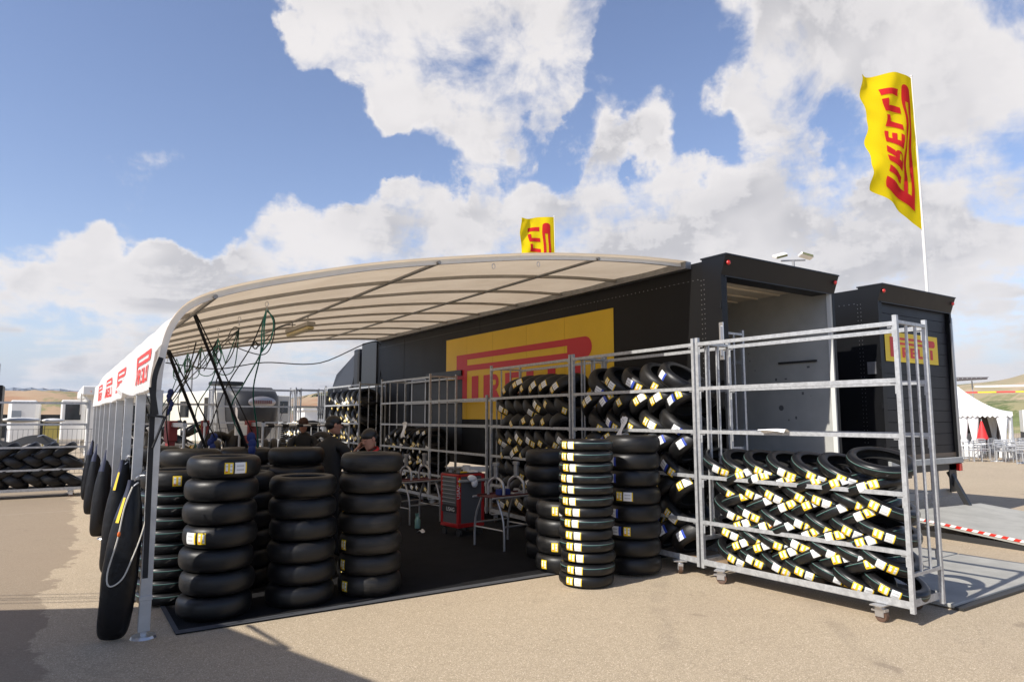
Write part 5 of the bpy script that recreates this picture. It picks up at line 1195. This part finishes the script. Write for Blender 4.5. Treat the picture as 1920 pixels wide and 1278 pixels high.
for sx in (-1, 1):
    for sy in (-1, 1):
        k = MB(); k.tube([(sx*(hwid-.05), sy*(hwid-.05), 0), (sx*(hwid-.05), sy*(hwid-.05), 2.05)], .04, 8); k.build('pole', alu, tn)
        for off in ((-sx*.25, 0), (0, -sy*.25)):
            k = MB(); cx_, cy_ = sx*(hwid-.12)+off[0], sy*(hwid-.12)+off[1]; n_ = 24
            prof = [(.02, .20), (.5, .18), (.85, .08), (1.3, .13), (2.0, .24)]; rws = []
            for z_, r_ in prof: rws.append([(cx_+r_*math.cos(t)*(1+.18*math.sin(6*t))*(1 if off[0] else .5), cy_+r_*math.sin(t)*(1+.18*math.sin(6*t))*(1 if off[1] else .5), z_) for t in [2*math.pi*i/n_ for i in range(n_)]])
            for j in range(len(rws)-1):
                for i in range(n_): k.quad(rws[j][i], rws[j][(i+1) % n_], rws[j+1][(i+1) % n_], rws[j+1][i])
            k.build('curtain', tentw, tn, smooth=60)
for cx_ in (.55, .95):
    k = MB(); rws = []; n_ = 20
    for z_, r_ in [(.02, .24), (.5, .22), (.85, .09), (1.3, .15), (2.0, .22)]: rws.append([(cx_+r_*math.cos(t)*(1+.18*math.sin(6*t)), -hwid+.15+.4*r_*math.sin(t), z_) for t in [2*math.pi*i/n_ for i in range(n_)]])
    for j in range(len(rws)-1):
        for i in range(n_): k.quad(rws[j][i], rws[j][(i+1) % n_], rws[j+1][(i+1) % n_], rws[j+1][i])
    k.build('curtain', tentw, tn, smooth=60)
k = MB(); k.box(-1.6, 1.6, 1.6, 1.9, 0, 1.0); k.build('counter', mat('counter_grey', (.45, .45, .45), .6), tn)
k = MB(); k.box(-2.4, 2.4, 2.3, 2.36, 0, 2.0); k.build('back_wall', mat('back_brown', (.10, .075, .06), .8), tn)
pr = thing('closed_parasol', 'folded red parasol standing in front of the white marquee', 'parasol', (34.6, 14.1, 0))
k = MB(); k.lathe([(.0001, 1.66), (.04, 1.6), (.12, 1.3), (.20, .98), (.235, .84), (.17, .80), (.0001, .82)], 14); k.build('canopy', mat('parasol_red', (.75, .03, .03), .6), pr, smooth=30); k = MB(); k.tube([(0, 0, 0), (0, 0, 1.72)], .02, 8); k.build('pole', alu, pr)
ch0 = None; cg = 'metal chairs outside the marquee'
def chair(x_, y_, rz, lb):
    global ch0
    if ch0 is None:
        ch0 = thing('metal_chair', lb, 'chair', (x_, y_, 0), rz, cg); k = MB(); k.box(-.22, .22, -.22, .22, .43, .45); k.build('seat', alu, ch0)
        k = MB()
        for i in range(4): k.box(-.2, .2, .21, .225, .55+i*.09, .6+i*.09)
        k.build('backrest', alu, ch0)
        for sx in (-.22, .22):
            for sy in (-.2, .22): k = MB(); k.tube([(sx, sy, 0), (sx, sy, .85 if sy > 0 else .64)], .014, 6); k.build('leg', alu, ch0)
            k = MB(); k.tube([(sx, -.2, .64), (sx, .22, .66)], .014, 6); k.build('armrest', alu, ch0)
        return
    c = copy_tree(ch0); c.location = (x_, y_, 0); c.rotation_euler = (0, 0, rz); c['label'] = lb
rnd = random.Random(5); n_ = 0
for gx, gy in ((31.0, 14.0), (32.3, 12.7), (33.6, 11.9), (35.2, 11.6), (33.4, 14.4), (34.9, 13.1), (36.8, 12.6), (31.8, 11.6)):
    n_ += 1; t = thing('round_table', 'small round metal table outside the marquee, %s from the left' % ORD[n_-1], 'table', (gx, gy, 0), 0, 'tables outside the marquee')
    k = MB(); k.lathe([(.0001, .73), (.35, .73), (.35, .71), (.0001, .71)], 20); k.build('top', alu, t); k = MB(); k.tube([(0, 0, .05), (0, 0, .71)], .03, 8); k.lathe([(.0001, .05), (.22, .03), (.24, 0)], 14); k.build('pedestal', alu, t)
    for q_ in range(4):
        a = q_*math.pi/2+rnd.uniform(-.4, .4); chair(gx+.72*math.cos(a), gy+.72*math.sin(a), a-math.pi/2, 'silver metal chair, %s around the %s table outside the marquee' % (ORD[q_], ORD[n_-1]))
k = MB(); k.box(0, 9, 0, 2.2, 0, 1.0); k.k = 1; k.box(0, 9, 0, 2.2, 1.0, 2.2); tag(k.build('bar_hut', [mat('hut_black', (.02, .022, .025), .7), whitev], None, (44.0, 15.9, 0)), 'black and white bar hut beyond the marquee at the right edge', 'hut').rotation_euler = (0, 0, R(-66))
gs = thing('grandstand', 'long dark grandstand roof on the far hillside at right', 'grandstand', (147, 68, 0), R(-72))
k = MB(); k.quad((-8, 0, 8.9), (9, 0, 9.3), (9, 5, 9.8), (-8, 5, 10.2)); k.quad((-8, 0, 8.9), (9, 0, 9.3), (9, .1, 9.1), (-8, .1, 8.4)); k.build('roof', mat('stand_dark', (.10, .085, .08), .8), gs)
k = MB()
for i in range(22): k.box(-7.8+i*.75, -7.7+i*.75, -.15, -.05, 8.9+i*.02, 10.1-i*.02)
k.build('roof_ribs', alu_d, gs)
k = MB()
for i in range(6): k.box(-7.8+i*2.8, -7.6+i*2.8, 2, 2.2, 3, 9.0)
k.build('pillars', alu_d, gs)
k = MB()
for i in range(14): k.k = i % 2; k.box(i*2.6, i*2.6+2.6, 0, .4, 0, .24)
o = k.build('trackside_board', [yel_p, red_print], None, (128, 58, 5.9)); o.rotation_euler = (0, 0, R(-65)); tag(o, 'long red and yellow advertising board along the far track', 'board')
k = MB(); k.box(0, 16, 0, .3, 0, .4); o = k.build('white_board', whitev, None, (160, 66, 8.0)); o.rotation_euler = (0, 0, R(-65)); tag(o, 'pale boards above the red and yellow strip on the far slope', 'board')
terrain('green_verge', [dirp(58, 110, 3.2), dirp(64, 112, 3.6), dirp(68, 112, 3.9), dirp(72, 110, 4.2), dirp(78, 110, 4.2)], 14, land_mat('verge_green', (.16, .19, .07), (.30, .27, .14), (.12, .15, .05), .08, .2), 8, .0)
f2 = fence('tall wire fence across the far paddock at right', 60, 80, 32, R(-60))

# unseen canopy added at left, its roof shaped to cast the foreground shadow
cn = thing('shadow_caster', 'unseen canopy added left of the awning, throwing the foreground shadow', 'shadow_caster')
HC = 3.0
def shp(x_, y_, h): return (x_-h/.86, y_-h*.09/.86, h)
c1 = shp(.95, 7.48, HC); c2 = shp(2.85, 1.6, HC); c3 = (c2[0]-6, c2[1]-.6, HC); c4 = shp(.95-5.2, 7.48+2.8, HC)
k = MB(); P4 = [Vector(c1), Vector(c2), Vector(c3), Vector(c4)]
k.quad(*P4); k.quad(*[p_+Vector((0, 0, .05)) for p_ in P4])
for i in range(4): k.quad(P4[i], P4[(i+1) % 4], P4[(i+1) % 4]+Vector((0, 0, .05)), P4[i]+Vector((0, 0, .05)))
k.build('roof', mat('shadow_caster_grey', (.2, .2, .2), .7), cn)
for p_ in P4: k = MB(); k.tube([(p_.x, p_.y, 0), (p_.x, p_.y, HC)], .03, 8); k.build('leg', alu, cn)
k = MB(); k.bar(shp(1.50, 6.43, 2.3), shp(1.62, 5.62, 3.0), .04, .02); tag(k.build('shadow_strap', strap), 'unseen strap added near the canopy corner for its thin ground shadow', 'strap')  # unseen strap hung here to draw one thin shadow line
for i, d in enumerate((.30, .44, .52, .66)):  # unseen cables added for the parallel shadow lines on the ground
    a, c = Vector(shp(-1.3, 8.70+d, 3.4)), Vector(shp(1.2, 7.36+d, 3.4)); dd_ = (c-a).normalized()
    k = MB(); k.tube([a-dd_*7, c+dd_*.1, ], .008, 6); tag(k.build('shadow_cable', strap), 'thin unseen cable added for its ground shadow, %s out from the canopy edge' % ORD[i], 'cable')

# thin air over the whole plain
k = MB(); k.box(-1500, 1900, -500, 3300, -1.0, 130.0)
hz = k.build('haze', None); hz.data.materials.clear(); tag(hz, kind='stuff')
m = bpy.data.materials.new('thin_air'); m.use_nodes = True; t_ = m.node_tree; t_.nodes.clear(); q = NB(t_)
pv = q.n('ShaderNodeVolumePrincipled'); pv.inputs['Color'].default_value = (.80, .87, 1, 1); pv.inputs['Density'].default_value = .00018; pv.inputs['Anisotropy'].default_value = .2
o = q.n('ShaderNodeOutputMaterial'); q.link(pv.outputs[0], o.inputs['Volume']); hz.data.materials.append(m)
